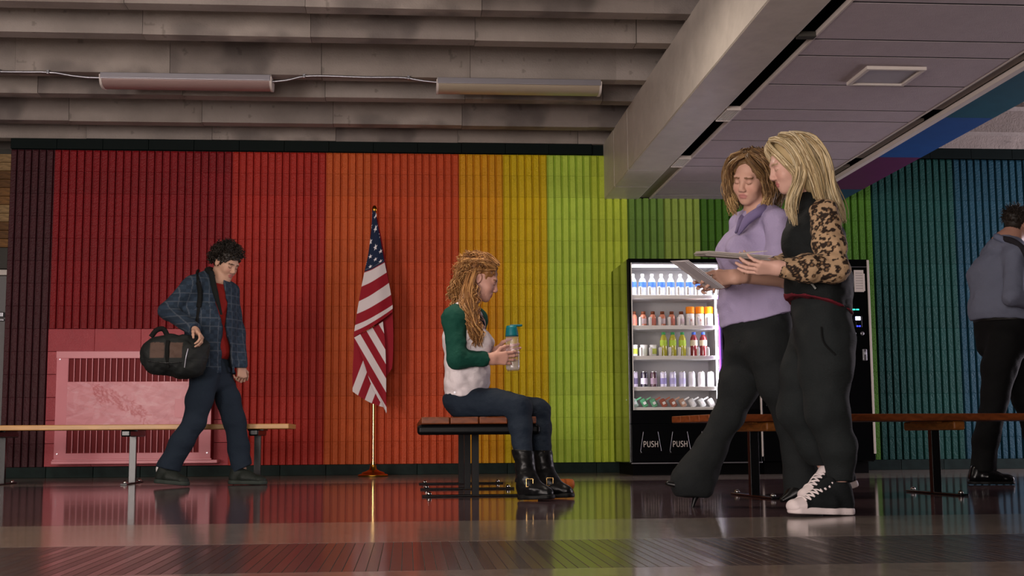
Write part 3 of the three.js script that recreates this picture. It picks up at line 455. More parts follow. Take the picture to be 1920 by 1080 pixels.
{ // second machine
  const t = thing('snack_machine', 'tall black vending machine with a keypad column, right of the drinks machine', 'vending machine', 2.99, 0, 0);
  const W = 0.97;
  part(t, 'cabinet', [box(0.02, 1.73, 0.82, 0.004, 0.01, 0.965, 0.55), box(0.02, 1.73, 0.82, 0.004, W - 0.01, 0.965, 0.55), box(W, 0.02, 0.82, 0.004, W / 2, 1.82, 0.55), box(W, 1.72, 0.02, 0, W / 2, 0.965, 0.14), box(W, 0.05, 0.82, 0, W / 2, 0.13, 0.55)], M.blackGloss);
  part(t, 'kick_base', box(W - 0.06, 0.1, 0.7, 0, W / 2, 0.05, 0.55), M.matteBlack);
  const d = part(t, 'door', [box(W, 0.06, 0.05, 0.006, W / 2, 1.8, ZF - 0.025), box(0.04, 1.2, 0.05, 0.006, 0.02, 1.17, ZF - 0.025), box(W, 0.46, 0.05, 0.006, W / 2, 0.34, ZF - 0.025), box(0.3, 1.2, 0.05, 0.004, 0.82, 1.17, ZF - 0.025)], M.blackGloss);
  part(t, 'edge_strip', box(0.02, 1.66, 0.02, 0.004, W - 0.006, 0.995, ZF - 0.004), M.trim);
  part(d, 'glass_pane', box(0.63, 1.2, 0.006, 0, 0.355, 1.17, ZF - 0.012), glassM);
  part(t, 'liner', box(0.64, 1.2, 0.02, 0, 0.355, 1.17, 0.6), M.black);
  for (let i = 0; i < 4; i++) part(t, 'shelf', box(0.62, 0.012, 0.35, 0.002, 0.355, 0.64 + i * 0.27, 0.78), M.blackMetal);
  part(d, 'top_rule', box(0.16, 0.006, 0.004, 0.001, 0.88, 1.764, ZF + 0.001), M.steel);
  const nt = part(d, 'paper_notice', [box(0.085, 0.19, 0.003, 0.001, 0.88, 1.642, ZF + 0.002), box(0.02, 0.15, 0.003, 0.001, 0.922, 1.63, ZF + 0.003)], M.offWhite);
  for (let i = 0; i < 7; i++) part(nt, 'text_rule', box(0.062, 0.003, 0.001, 0, 0.882, 1.71 - i * 0.022, ZF + 0.0042), std(0x6a6468, 0.7));
  part(d, 'display', [box(0.026, 0.011, 0.004, 0.001, 0.826, 1.395, ZF + 0.001), box(0.026, 0.011, 0.004, 0.001, 0.859, 1.395, ZF + 0.001)], lit(0x3affc8, 1.4));
  part(d, 'card_reader', box(0.062, 0.11, 0.03, 0.01, 0.86, 1.29, ZF + 0.006), M.blackGloss);
  part(d, 'reader_screen', box(0.045, 0.032, 0.004, 0.003, 0.852, 1.317, ZF + 0.022), lit(0xcfd0ff, 2.2));
  part(d, 'reader_light', [box(0.014, 0.012, 0.004, 0.003, 0.845, 1.25, ZF + 0.022), box(0.014, 0.012, 0.004, 0.003, 0.866, 1.25, ZF + 0.022)], lit(0x2a35ff, 3));
  const kn = () => { const g = lathe([[0, 0], [0.018, 0], [0.018, 0.008], [0.012, 0.014], [0, 0.014]], 16); g.rotateX(Math.PI / 2); return g; };
  part(d, 'coin_knob', kn(), M.steel, 0.89, 1.188, ZF); part(d, 'coin_slot', kn().scale(0.6, 0.6, 1), M.steel, 0.828, 1.188, ZF);
  part(d, 'lock_handle', [box(0.036, 0.1, 0.018, 0.005, 0.905, 1.005, ZF + 0.006), box(0.012, 0.03, 0.02, 0.003, 0.905, 1.02, ZF + 0.012)], M.steel);
  for (const [x, y, c, n] of [[0.075, 0.7, 0xb8b428, 'yellow-green'], [0.17, 0.7, 0x6a3a2a, 'brown']]) { const k = thing('crisp_packet', `${n} crisp packet dim behind the glass of the snack machine`, 'snack pack', 2.99 + x, 0.646, 0.88); const g = new RoundedBoxGeometry(0.075, 0.12, 0.03, 3, 0.013); g.translate(0, 0.06, 0); part(k, 'packet_body', g, std(c, 0.4)); part(k, 'printed_patch', box(0.05, 0.05, 0.002, 0, 0, 0.06, 0.0155), std(0xd8d4c0, 0.5)); part(k, 'crimped_seal', box(0.07, 0.008, 0.004, 0.001, 0, 0.121, 0), std(c, 0.4)); }
}

// ---------------------------------------------------------------- people: smooth distance fields meshed with surface nets
const sub3 = (a, b) => [a[0] - b[0], a[1] - b[1], a[2] - b[2]], add3 = (a, b) => [a[0] + b[0], a[1] + b[1], a[2] + b[2]], mul3 = (a, s) => [a[0] * s, a[1] * s, a[2] * s];
const dot3 = (a, b) => a[0] * b[0] + a[1] * b[1] + a[2] * b[2], len3 = (a) => Math.hypot(a[0], a[1], a[2]), nrm = (a) => mul3(a, 1 / (len3(a) || 1)), cross3 = (a, b) => [a[1] * b[2] - a[2] * b[1], a[2] * b[0] - a[0] * b[2], a[0] * b[1] - a[1] * b[0]];
const mix3 = (a, b, t) => [lerp(a[0], b[0], t), lerp(a[1], b[1], t), lerp(a[2], b[2], t)];
function hash3(x, y, z) { let h = (x * 374761393 + y * 668265263 + z * 1274126177) | 0; h = Math.imul(h ^ (h >>> 13), 1274126177); return ((h ^ (h >>> 16)) >>> 0) / 4294967296; }
function vnoise(x, y, z) {
  const X = Math.floor(x), Y = Math.floor(y), Z = Math.floor(z); let u = x - X, v = y - Y, w = z - Z; u = u * u * (3 - 2 * u); v = v * v * (3 - 2 * v); w = w * w * (3 - 2 * w);
  const h = (a, b, c) => hash3(X + a, Y + b, Z + c);
  return lerp(lerp(lerp(h(0, 0, 0), h(1, 0, 0), u), lerp(h(0, 1, 0), h(1, 1, 0), u), v), lerp(lerp(h(0, 0, 1), h(1, 0, 1), u), lerp(h(0, 1, 1), h(1, 1, 1), u), v), w) - 0.5;
}
// tapered capsule; fl = [direction, factor < 1] widens it along that direction
function cap(a, b, ra, rb = ra, k = 0.02, fl = null, op = 1) {
  const bx = b[0] - a[0], by = b[1] - a[1], bz = b[2] - a[2]; const f = fl && nrm(fl[0]), s = fl ? 1 - fl[1] : 0;
  let ba = [bx, by, bz]; if (f) ba = sub3(ba, mul3(f, dot3(ba, f) * s)); const bb = Math.max(1e-9, dot3(ba, ba)); const R = Math.max(ra, rb) / (fl ? fl[1] : 1);
  return { k, op, lo: a.map((v, i) => Math.min(v, b[i]) - R), hi: a.map((v, i) => Math.max(v, b[i]) + R), d(x, y, z) {
    let px = x - a[0], py = y - a[1], pz = z - a[2];
    if (f) { const q = (px * f[0] + py * f[1] + pz * f[2]) * s; px -= f[0] * q; py -= f[1] * q; pz -= f[2] * q; }
    let h = (px * ba[0] + py * ba[1] + pz * ba[2]) / bb; h = h < 0 ? 0 : h > 1 ? 1 : h;
    px -= ba[0] * h; py -= ba[1] * h; pz -= ba[2] * h; return Math.sqrt(px * px + py * py + pz * pz) - ra - (rb - ra) * h;
  } };
}
// ellipsoid with axes ax (three unit vectors)
function ell(c, r, ax = [[1, 0, 0], [0, 1, 0], [0, 0, 1]], k = 0.02, op = 1) {
  const R = Math.max(...r);
  return { k, op, lo: c.map((v) => v - R), hi: c.map((v) => v + R), d(x, y, z) {
    const px = x - c[0], py = y - c[1], pz = z - c[2]; const u = (px * ax[0][0] + py * ax[0][1] + pz * ax[0][2]) / r[0], v = (px * ax[1][0] + py * ax[1][1] + pz * ax[1][2]) / r[1], w = (px * ax[2][0] + py * ax[2][1] + pz * ax[2][2]) / r[2];
    const k0 = Math.sqrt(u * u + v * v + w * w), k1 = Math.sqrt(u * u / (r[0] * r[0]) + v * v / (r[1] * r[1]) + w * w / (r[2] * r[2])); return k1 < 1e-9 ? -Math.min(...r) : k0 * (k0 - 1) / k1;
  } };
}
const cut = (p) => ({ ...p, op: -1 });
const chain = (pts, rs, k = 0.02, fl = null) => pts.slice(1).map((p, i) => cap(pts[i], p, rs[i], rs[i + 1], k, fl));
// half-space: keep where (p - c).n < 0
const plane = (c, n, k = 0.004) => { const m = nrm(n); return { k, op: -1, plane: 1, lo: [1e9, 1e9, 1e9], hi: [-1e9, -1e9, -1e9], d: (x, y, z) => -((x - c[0]) * m[0] + (y - c[1]) * m[1] + (z - c[2]) * m[2]) }; };
function field(prims, wr) {
  const lo = [1e9, 1e9, 1e9], hi = [-1e9, -1e9, -1e9];
  for (const p of prims) if (p.op > 0) for (let i = 0; i < 3; i++) { lo[i] = Math.min(lo[i], p.lo[i] - 0.02); hi[i] = Math.max(hi[i], p.hi[i] + 0.02); }
  const f = (x, y, z) => {
    let d = 1e3;
    for (const p of prims) {
      const q = p.d(x, y, z), k = p.k;
      if (p.op > 0) { if (d > 100) d = q; else { const h = Math.max(k - Math.abs(d - q), 0) / k; d = Math.min(d, q) - h * h * k * 0.25; } } else { const e = -q, h = Math.max(k - Math.abs(d - e), 0) / k; d = Math.max(d, e) + h * h * k * 0.25; }
    }
    return wr && d < 0.05 && d > -0.05 ? d + wr(x, y, z) : d;
  };
  f.lo = lo; f.hi = hi; return f;
}
function net(f, cell, color, clip) {
  const lo = f.lo.slice(), hi = f.hi.slice(); if (clip) for (let i = 0; i < 3; i++) { lo[i] = Math.max(lo[i], clip[0][i]); hi[i] = Math.min(hi[i], clip[1][i]); }
  const n = lo.map((v, i) => Math.ceil((hi[i] - v) / cell) + 2), [nx, ny, nz] = n, S = new Float32Array(nx * ny * nz), B = 5, rad = B * cell * 0.87 + 0.012;
  for (let bz = 0; bz < nz; bz += B) for (let by = 0; by < ny; by += B) for (let bx = 0; bx < nx; bx += B) {
    const c = f(lo[0] + (bx + B / 2) * cell, lo[1] + (by + B / 2) * cell, lo[2] + (bz + B / 2) * cell), skip = Math.abs(c) > rad * 1.25;
    for (let z = bz; z < Math.min(nz, bz + B); z++) for (let y = by; y < Math.min(ny, by + B); y++) for (let x = bx; x < Math.min(nx, bx + B); x++) S[(z * ny + y) * nx + x] = skip ? c : f(lo[0] + x * cell, lo[1] + y * cell, lo[2] + z * cell);
  }
  const idx = new Int32Array(nx * ny * nz).fill(-1), P = [], I = [], off = [0, 1, nx, nx + 1, nx * ny, nx * ny + 1, nx * ny + nx, nx * ny + nx + 1];
  const E = [[0, 1], [2, 3], [4, 5], [6, 7], [0, 2], [1, 3], [4, 6], [5, 7], [0, 4], [1, 5], [2, 6], [3, 7]];
  for (let z = 0; z < nz - 1; z++) for (let y = 0; y < ny - 1; y++) for (let x = 0; x < nx - 1; x++) {
    const at = (z * ny + y) * nx + x; let m = 0; for (let i = 0; i < 8; i++) if (S[at + off[i]] < 0) m |= 1 << i; if (m === 0 || m === 255) continue;
    let c = 0, ax = 0, ay = 0, az = 0;
    for (const [a, b] of E) { const ia = m >> a & 1, ib = m >> b & 1; if (ia === ib) continue; const va = S[at + off[a]], vb = S[at + off[b]], t = va / (va - vb); ax += lerp(a & 1, b & 1, t); ay += lerp(a >> 1 & 1, b >> 1 & 1, t); az += lerp(a >> 2, b >> 2, t); c++; }
    idx[at] = P.length / 3; P.push(lo[0] + (x + ax / c) * cell, lo[1] + (y + ay / c) * cell, lo[2] + (z + az / c) * cell);
  }
  const quad = (a, b, c, d, fl) => { if (a < 0 || b < 0 || c < 0 || d < 0) return; fl ? I.push(a, c, b, a, d, c) : I.push(a, b, c, a, c, d); };
  for (let z = 1; z < nz - 1; z++) for (let y = 1; y < ny - 1; y++) for (let x = 1; x < nx - 1; x++) {
    const at = (z * ny + y) * nx + x, s = S[at] < 0;
    if (s !== S[at + 1] < 0) quad(idx[at - nx - nx * ny], idx[at - nx * ny], idx[at], idx[at - nx], !s);
    if (s !== S[at + nx] < 0) quad(idx[at - 1 - nx * ny], idx[at - 1], idx[at], idx[at - nx * ny], !s);
    if (s !== S[at + nx * ny] < 0) quad(idx[at - 1 - nx], idx[at - nx], idx[at], idx[at - 1], !s);
  }
  const N = [], C = [], e = cell * 0.6;
  for (let i = 0; i < P.length; i += 3) {
    const x = P[i], y = P[i + 1], z = P[i + 2]; let a = f(x + e, y, z) - f(x - e, y, z), b = f(x, y + e, z) - f(x, y - e, z), c = f(x, y, z + e) - f(x, y, z - e); const l = Math.hypot(a, b, c) || 1; a /= l; b /= l; c /= l;
    N.push(a, b, c); if (color) { const q = color(x, y, z, a, b, c); C.push(q[0], q[1], q[2]); }
  }
  const g = new THREE.BufferGeometry(); g.setAttribute('position', new THREE.Float32BufferAttribute(P, 3)); g.setAttribute('normal', new THREE.Float32BufferAttribute(N, 3));
  const U = new Float32Array(P.length / 3 * 2); for (let i = 0; i < P.length / 3; i++) { U[2 * i] = P[3 * i] * 0.7 + P[3 * i + 2] * 0.7; U[2 * i + 1] = P[3 * i + 1]; } g.setAttribute('uv', new THREE.BufferAttribute(U, 2));
  if (color) g.setAttribute('color', new THREE.Float32BufferAttribute(C, 3)); g.setIndex(I); return g;
}
const cloth = (c, rough = 0.85, o = {}) => std(c, rough, { bumpMap: bumpFine, bumpScale: 0.0012, ...o });
const vcol = (rough = 0.6, o = {}) => std(0xffffff, rough, { vertexColors: true, ...o });
const L = (hex) => { const c = new THREE.Color(hex); return [c.r, c.g, c.b]; };
const folds = (amp, fy, fx = fy * 0.45) => (x, y, z) => amp * vnoise(x * fx, y * fy, z * fx) + amp * 0.45 * vnoise(x * fx * 2.3 + 9, y * fy * 2.1, z * fx * 2.3);

// head: c between the ears, fw = facing direction, up hint; returns prims, colour function and local frame
function makeHead(c, fwd, upHint, o = {}) {
  const f = nrm(fwd), r = nrm(cross3(upHint, f)), u = cross3(f, r), s = o.s || 1, ax = [r, u, f];
  const at = (x, y, z) => add3(c, add3(mul3(r, x * s), add3(mul3(u, y * s), mul3(f, z * s)))), R = (a) => a.map((v) => v * s);
  const pr = [ell(at(0, 0.03, -0.015), R([0.074, 0.088, 0.095]), ax), ell(at(0, -0.025, 0.026), R([0.06, 0.085, 0.062]), ax, 0.03), ell(at(0, -0.076, 0.042), R([0.043, 0.034, 0.045]), ax, 0.03), ell(at(0, -0.099, 0.068), R([0.021, 0.015, 0.016]), ax, 0.02),
    cap(at(-0.036, 0.021, 0.078), at(0.036, 0.021, 0.078), 0.011 * s, 0.011 * s, 0.02)];
  for (const q of [-1, 1]) pr.push(ell(at(q * 0.037, -0.034, 0.06), R([0.024, 0.024, 0.022]), ax, 0.025), cut(ell(at(q * 0.032, -0.003, 0.099), R([0.018, 0.012, 0.014]), ax, 0.014)), ell(at(q * 0.031, -0.003, 0.0745), R([0.0135, 0.0125, 0.0135]), ax, 0.004), ell(at(q * 0.079, -0.008, -0.008), R([0.011, 0.031, 0.02]), ax, 0.008), cut(ell(at(q * 0.088, -0.006, 0.002), R([0.006, 0.018, 0.01]), ax, 0.006)), ell(at(q * 0.011, -0.038, 0.096), R([0.008, 0.007, 0.01]), ax, 0.008));
  pr.push(cap(at(0, 0.008, 0.084), at(0, -0.03, 0.103), 0.0085 * s, 0.0112 * s, 0.014), ell(at(0, -0.061, 0.0845), R([0.022, 0.0065, 0.011]), ax, 0.008), ell(at(0, -0.0715, 0.083), R([0.019, 0.007, 0.011]), ax, 0.008), cut(cap(at(-0.02, -0.066, 0.096), at(0.02, -0.066, 0.096), 0.0022 * s, 0.0022 * s, 0.004)));
  const skin = o.skin || [0.5, 0.27, 0.19], lip = o.lip || [0.36, 0.12, 0.11], brow = o.brow || [0.06, 0.035, 0.02];
  const color = (x, y, z) => {
    const d = sub3([x, y, z], c), X = dot3(d, r) / s, Y = dot3(d, u) / s, Z = dot3(d, f) / s, A = Math.abs(X); let q = skin;
    if (Z > 0.03) {
      if (Y < -0.054 && Y > -0.079 && A < 0.023 - Math.abs(Y + 0.066) * 0.6 && Z > 0.075) q = lip;
      if (Math.abs(Y - 0.0215 + A * 0.05) < 0.0045 && A > 0.012 && A < 0.05 && Z > 0.06) q = brow;
      const ex = (A - 0.031) / 0.0125, ey = (Y + 0.003) / 0.0062; if (ex * ex + ey * ey < 1 && Z > 0.06) { q = o.lids ? mix3(skin, [0.2, 0.09, 0.07], 0.25) : Math.hypot(A - 0.031, Y + 0.003) < 0.0062 ? [0.02, 0.015, 0.012] : [0.55, 0.5, 0.48]; }
      if (Math.abs(ex) < 1.15 && Math.abs(Y + 0.003 - (o.lids ? -0.0062 : 0.0066) * Math.max(0, 1 - ex * ex * 0.6)) < 0.0017 && Z > 0.058) q = brow;
      if (o.beard && Y < -0.045 && !(q === lip)) q = mix3(q, o.beard, sstep(-0.04, -0.06, Y) * 0.85);
      const ch = Math.exp(-((A - 0.038) ** 2 + (Y + 0.032) ** 2) / 0.0004) * 0.25; q = mix3(q, [0.5, 0.17, 0.13], q === skin ? ch : 0);
    }
    if (o.scalp && (Y > 0.1 - Math.max(0, Z) * 0.1 || (Z < -0.03 && Y > -0.05) || (Y > 0.05 && Z < 0.02))) q = o.scalp;
    return q;
  };
  return { pr, color, at, f, r, u, s, c };
}
// hand with palm and five fingers: w wrist, d pointing direction, n the way the palm faces, th hint towards the thumb side
function makeHand(w, d, n, th, o = {}) {
  d = nrm(d); n = nrm(sub3(n, mul3(d, dot3(n, d)))); let t = cross3(d, n); if (dot3(t, th) < 0) t = mul3(t, -1); const s = o.s || 1, curl = o.curl || [[0.5, 0.6, 0.4], [0.55, 0.65, 0.4], [0.6, 0.7, 0.45], [0.65, 0.7, 0.5]], sp = o.spread || 0.06;
  const at = (a, b, c) => add3(w, add3(mul3(d, a * s), add3(mul3(t, b * s), mul3(n, c * s)))), pr = [];
  const bx = [0.029, 0.0095, -0.0105, -0.029], bd = [0.086, 0.09, 0.086, 0.077], ln = [[0.042, 0.025, 0.021], [0.047, 0.029, 0.022], [0.043, 0.027, 0.021], [0.033, 0.021, 0.019]], rd = [0.0088, 0.009, 0.0086, 0.0076];
  pr.push(cap(at(-0.03, 0, 0), at(0.012, 0, 0), 0.024 * s, 0.026 * s, 0.02, [t, 0.8]));
  for (let i = 0; i < 4; i++) pr.push(cap(at(0.012, bx[i] * 0.55, 0), at(bd[i], bx[i], 0), 0.0145 * s, 0.0115 * s, 0.016));
  pr.push(ell(at(0.035, 0.024, 0.008), [0.018 * s, 0.026 * s, 0.014 * s], [t, d, n], 0.014));
  for (let i = 0; i < 4; i++) {
    let p = at(bd[i], bx[i], 0), ang = 0; const lat = (1.5 - i) * sp;
    for (let j = 0; j < 3; j++) { ang += curl[i][j]; const v = nrm(add3(add3(mul3(d, Math.cos(ang)), mul3(n, Math.sin(ang))), mul3(t, lat))), q = add3(p, mul3(v, ln[i][j] * s)); pr.push(cap(p, q, rd[i] * s * (1 - j * 0.08), rd[i] * s * (0.93 - j * 0.09), 0.005)); p = q; }
  }
  const tv = o.thumb || [[0.62, 0.72, 0.3], [0.85, 0.25, 0.45], [0.9, 0.05, 0.45]]; let p = at(0.028, 0.026, 0.006); const tl = [0.044, 0.033, 0.026], tr = [0.0125, 0.0105, 0.009];
  for (let j = 0; j < 3; j++) { const v = nrm(add3(mul3(d, tv[j][0]), add3(mul3(t, tv[j][1]), mul3(n, tv[j][2])))), q = add3(p, mul3(v, tl[j] * s)); pr.push(cap(p, q, tr[j] * s, tr[j] * s * 0.86, 0.007)); p = q; }
  return pr;
}
// locks of hair: each guide is a list of points; copies are jittered round it
function locks(guides, o) {
  const out = [];
  for (const [pts, n, spread, rad, wave = 0, cols] of guides) for (let i = 0; i < n * 2; i++) {
    const ph = rr(0, 6.28), fr = rr(10, 18), ja = [rr(-1, 1), rr(-1, 1), rr(-1, 1)], jb = [rr(-1, 1), rr(-1, 1), rr(-1, 1)], end = rr(0.82, 1.05), q = [], dense = new THREE.CatmullRomCurve3(pts.map((p) => V(...p)), false, 'centripetal'), m = 9;
    for (let k = 0; k <= m; k++) { const t = Math.min(1, k / m * end), c = dense.getPoint(t), w = wave * Math.min(1, t * 2); const j = mix3(ja, jb, t * 0.6), sp = spread * (0.55 + 0.45 * t) * (t > 0.8 ? lerp(1, o && o.tip || 0.7, (t - 0.8) / 0.2) : 1); q.push(V(c.x + j[0] * sp + Math.sin(ph + t * fr) * w, c.y + j[1] * sp * 0.6 + (k / m * end > 1 ? -0.01 : 0), c.z + j[2] * sp + Math.cos(ph * 1.3 + t * fr) * w)); }
    const r0 = rad * rr(0.4, 0.72), g = tube(q, (t) => r0 * (t < 0.1 ? 0.6 + 4 * t : t > 0.7 ? lerp(1, 0.25, (t - 0.7) / 0.3) : 1), 4, 13);
    const c0 = cols[Math.floor(rnd() * cols.length)], c1 = cols[Math.floor(rnd() * cols.length)], sh = rr(0.75, 1.2), C = new Float32Array(g.attributes.position.count * 3); for (let a = 0; a < C.length / 3; a++) { const t = Math.min(1, g.attributes.uv.getY(a)), c = mix3(c0, c1, t); C[3 * a] = c[0] * sh; C[3 * a + 1] = c[1] * sh; C[3 * a + 2] = c[2] * sh; }
    g.setAttribute('color', new THREE.BufferAttribute(C, 3)); out.push(g);
  }
  return out;
}
const tint = (g, c) => { const C = new Float32Array(g.attributes.position.count * 3); for (let i = 0; i < C.length; i += 3) { C[i] = c[0]; C[i + 1] = c[1]; C[i + 2] = c[2]; } g.setAttribute('color', new THREE.BufferAttribute(C, 3)); return g; };
// a person: group at the feet; add(name, geometry in world coordinates, material)
function person(label, base) {
  const t = thing('person', label, 'person', ...base);
  const add = (name, g, m, parent = t) => { if (Array.isArray(g)) g = merge(g); g.translate(-base[0], -base[1], -base[2]); return part(parent, name, g, m); };
  return { t, add };
}
const skinMat = vcol(0.5), hairMat = vcol(0.45);
// low shoe as lofted fields: heel, toe points on the floor
function shoePrims(heel, toe, up, w, h, o = {}) {
  const d = nrm(sub3(toe, heel)), Ln = len3(sub3(toe, heel)), side = nrm(cross3(d, up)), u = cross3(side, d), at = (a, b, c = 0) => add3(heel, add3(mul3(d, a * Ln), add3(mul3(u, b), mul3(side, c))));
  return { at, d, u, side, Ln, upper: [cap(at(0.13, 0.045), at(0.4, 0.05), 0.036, 0.038, 0.03, [side, 0.85]), cap(at(0.4, 0.05), at(0.82, 0.036), 0.04, 0.027, 0.03, [side, w]), cap(at(0.82, 0.034), at(0.9, 0.032), 0.028, 0.025, 0.02, [side, w]), cap(at(0.16, 0.05), at(0.18, h), 0.036, 0.038, 0.03), cap(at(0.2, h * 0.9), at(0.55, 0.055), 0.036, 0.034, 0.03), plane(at(0.5, 0.012), mul3(u, -1))],
    sole: (th = 0.026, out = 0.004) => [cap(at(0.14, th * 0.5), at(0.4, th * 0.5), 0.04 + out, 0.039 + out, 0.02, [side, 0.9]), cap(at(0.4, th * 0.5), at(0.86, th * 0.5), 0.04 + out, 0.034 + out, 0.02, [side, 0.82]), plane(at(0.5, 0.001), mul3(u, -1)), plane(at(0.5, th), u)] };
}

// ---- youth walking with a holdall -------------------------------------------------------------
{
  const base = [-1.46, 0, 2.3], { t, add } = person('young person with curly dark hair in a navy checked jacket, walking with a holdall', base);
  const SK = [0.42, 0.25, 0.18], la = [0.78, 0, -0.63];
  const H = makeHead([-1.324, 1.606, 2.280], [0.70, -0.45, 0.52], [0.35, 0.9, 0.2], { skin: SK, scalp: [0.012, 0.009, 0.007], lids: true });
  const sR = [-1.539, 1.432, 2.420], eR = [-1.714, 1.242, 2.400], wR = [-1.474, 1.085, 2.680], sL = [-1.311, 1.402, 2.180], eL = [-1.257, 1.114, 2.140], wL = [-1.212, 0.866, 2.220];
  const neck = [-1.392, 1.456, 2.290], chest = [-1.431, 1.304, 2.290], pelv = [-1.426, 0.840, 2.290], hR = [-1.439, 0.778, 2.370], hL = [-1.381, 0.786, 2.200];
  const kR = [-1.503, 0.456, 2.420], aR = [-1.672, 0.143, 2.430], kL = [-1.256, 0.457, 2.180], aL = [-1.198, 0.111, 2.200];
  const hand = (w, d, n, th, o) => field([...makeHand(w, d, n, th, o)]);
  const g = [net(field([...H.pr, cap(H.at(0, -0.06, -0.03), neck, 0.05, 0.058, 0.03), cap(neck, chest, 0.06, 0.1, 0.05, [la, 0.6])]), 0.0045, H.color),
    net(hand(wR, sub3([-1.409, 1.021, 2.740], [-1.478, 1.089, 2.680]), [-0.75, -0.5, 0.0], [0.5, 0.6, 0.5], { curl: [[0.5, 0.7, 0.4], [0.6, 0.75, 0.4], [0.65, 0.8, 0.5], [0.7, 0.8, 0.5]] }), 0.003, () => SK),
    net(hand(wL, [0.12, -1, 0.05], [-0.5, 0, -0.6], [0.75, 0, 0.4], { curl: [[0.8, 0.9, 0.6], [0.9, 1, 0.6], [1, 1, 0.7], [1, 1.1, 0.7]] }), 0.003, () => SK),
    net(field([cap(chest, pelv, 0.085, 0.085, 0.05, [la, 0.62]), ...chain([sR, eR, wR], [0.042, 0.034, 0.025]), ...chain([sL, eL, wL], [0.042, 0.034, 0.025]), ...chain([hR, kR, aR], [0.07, 0.05, 0.036]), ...chain([hL, kL, aL], [0.07, 0.05, 0.036])]), 0.014, () => SK)];
  add('body', g, skinMat);
  // curls
  const curls = []; const dark = [[0.013, 0.010, 0.008], [0.022, 0.016, 0.012], [0.008, 0.006, 0.005]];
  const capG = net(field([ell(H.at(0, 0.04, -0.022), [0.092, 0.1, 0.112], [H.r, H.u, H.f]), cut(ell(H.at(0, -0.055, 0.11), [0.1, 0.118, 0.115], [H.r, H.u, H.f], 0.01))], folds(0.02, 60, 60)), 0.006); curls.push(tint(capG, dark[0]));
  for (let i = 0; i < 620; i++) {
    const a = rr(0, 6.283), e = Math.asin(rr(-0.62, 1)), dx = Math.cos(e) * Math.cos(a), dy = Math.sin(e), dz = Math.cos(e) * Math.sin(a); if (dz > 0.3 && dy < 0.42) continue; if (dz > 0.0 && dy < 0.02) continue; if (dy < -0.35 && dz > -0.25) continue;
    const R = [0.094 + rr(0, 0.026), 0.104 + rr(0, 0.026), 0.112 + rr(0, 0.022)], p = H.at(dx * R[0], 0.038 + dy * R[1], -0.02 + dz * R[2]), o = nrm(add3(mul3(H.r, dx), add3(mul3(H.u, dy + 0.1), mul3(H.f, dz)))), s1 = nrm(cross3(o, [rr(-1, 1), rr(-1, 1), rr(-1, 1)])), s2 = cross3(o, s1), q = [], ph = rr(0, 6), cr = rr(0.007, 0.013), ln = rr(0.015, 0.04);
    for (let k = 0; k <= 8; k++) { const u = k / 8, an = ph + u * 7; const c = add3(p, add3(mul3(o, -0.012 + ln * u), add3(mul3(s1, Math.cos(an) * cr), mul3(s2, Math.sin(an) * cr)))); q.push(V(...c)); }
    curls.push(tint(tube(q, (u) => 0.0042 * (1 - 0.6 * u), 4, 12), dark[i % 3]));
  }
  add('hair', curls, hairMat);
  add('t_shirt', net(field([cap(add3(chest, [0.01, 0.06, 0]), add3(pelv, [0.012, 0.12, 0]), 0.104, 0.1, 0.05, [la, 0.66]), cap(add3(neck, [0.0, -0.02, 0]), chest, 0.068, 0.1, 0.04, [la, 0.6]), plane(add3(neck, [0.012, 0.004, 0.0]), [0.25, 1, 0.15])], folds(0.008, 18)), 0.007), cloth(0x7e1a15));
  const op = [[-1.358, 1.452, 2.420], [-1.319, 1.304, 2.440], [-1.295, 1.157, 2.460], [-1.273, 0.982, 2.460], [-1.257, 0.717, 2.460]], zf = [[0.25, 0, 0.97], 0.18];
  const jk = [cap([-1.426, 1.401, 2.290], [-1.429, 1.187, 2.290], 0.122, 0.13, 0.05, [la, 0.64]), cap([-1.429, 1.187, 2.290], [-1.403, 0.840, 2.290], 0.13, 0.134, 0.05, [la, 0.66]), ...chain([sR, eR, wR], [0.066, 0.06, 0.05], 0.035), ...chain([sL, eL, wL], [0.064, 0.058, 0.046], 0.035), cap([-1.442, 1.509, 2.300], sR, 0.045, 0.055, 0.04), cap([-1.381, 1.486, 2.240], sL, 0.045, 0.055, 0.04)];
  const jf = field([...jk, cut(cap(H.at(0, -0.1, -0.01), chest, 0.066, 0.05, 0.015)), cut(cap(op[0], op[1], 0.05, 0.04, 0.01, zf)), cut(cap(op[1], op[2], 0.04, 0.024, 0.01, zf)), cut(cap(op[2], op[3], 0.024, 0.042, 0.01, zf)), cut(cap(op[3], op[4], 0.042, 0.046, 0.01, zf)), plane([-1.397, 0.793, 2.300], [0.03, -1, 0]), plane(add3(wR, mul3(nrm(sub3(wR, eR)), 0.012)), sub3(wR, eR)).d ? cut({ k: 0.004, op: 1, lo: wR, hi: wR, d: (x, y, z) => Math.max(-dot3(sub3([x, y, z], add3(wR, mul3(nrm(sub3(wR, eR)), 0.006))), nrm(sub3(wR, eR))), len3(sub3([x, y, z], wR)) - 0.11) }) : 0, cut({ k: 0.004, op: 1, lo: wL, hi: wL, d: (x, y, z) => Math.max(y - wL[1] + 0.022, len3(sub3([x, y, z], wL)) - 0.09) })], folds(0.011, 16, 9));
  const jo = field(jk), nav = [0.019, 0.033, 0.055], nav2 = [0.014, 0.024, 0.04], lnc = [0.055, 0.068, 0.088];
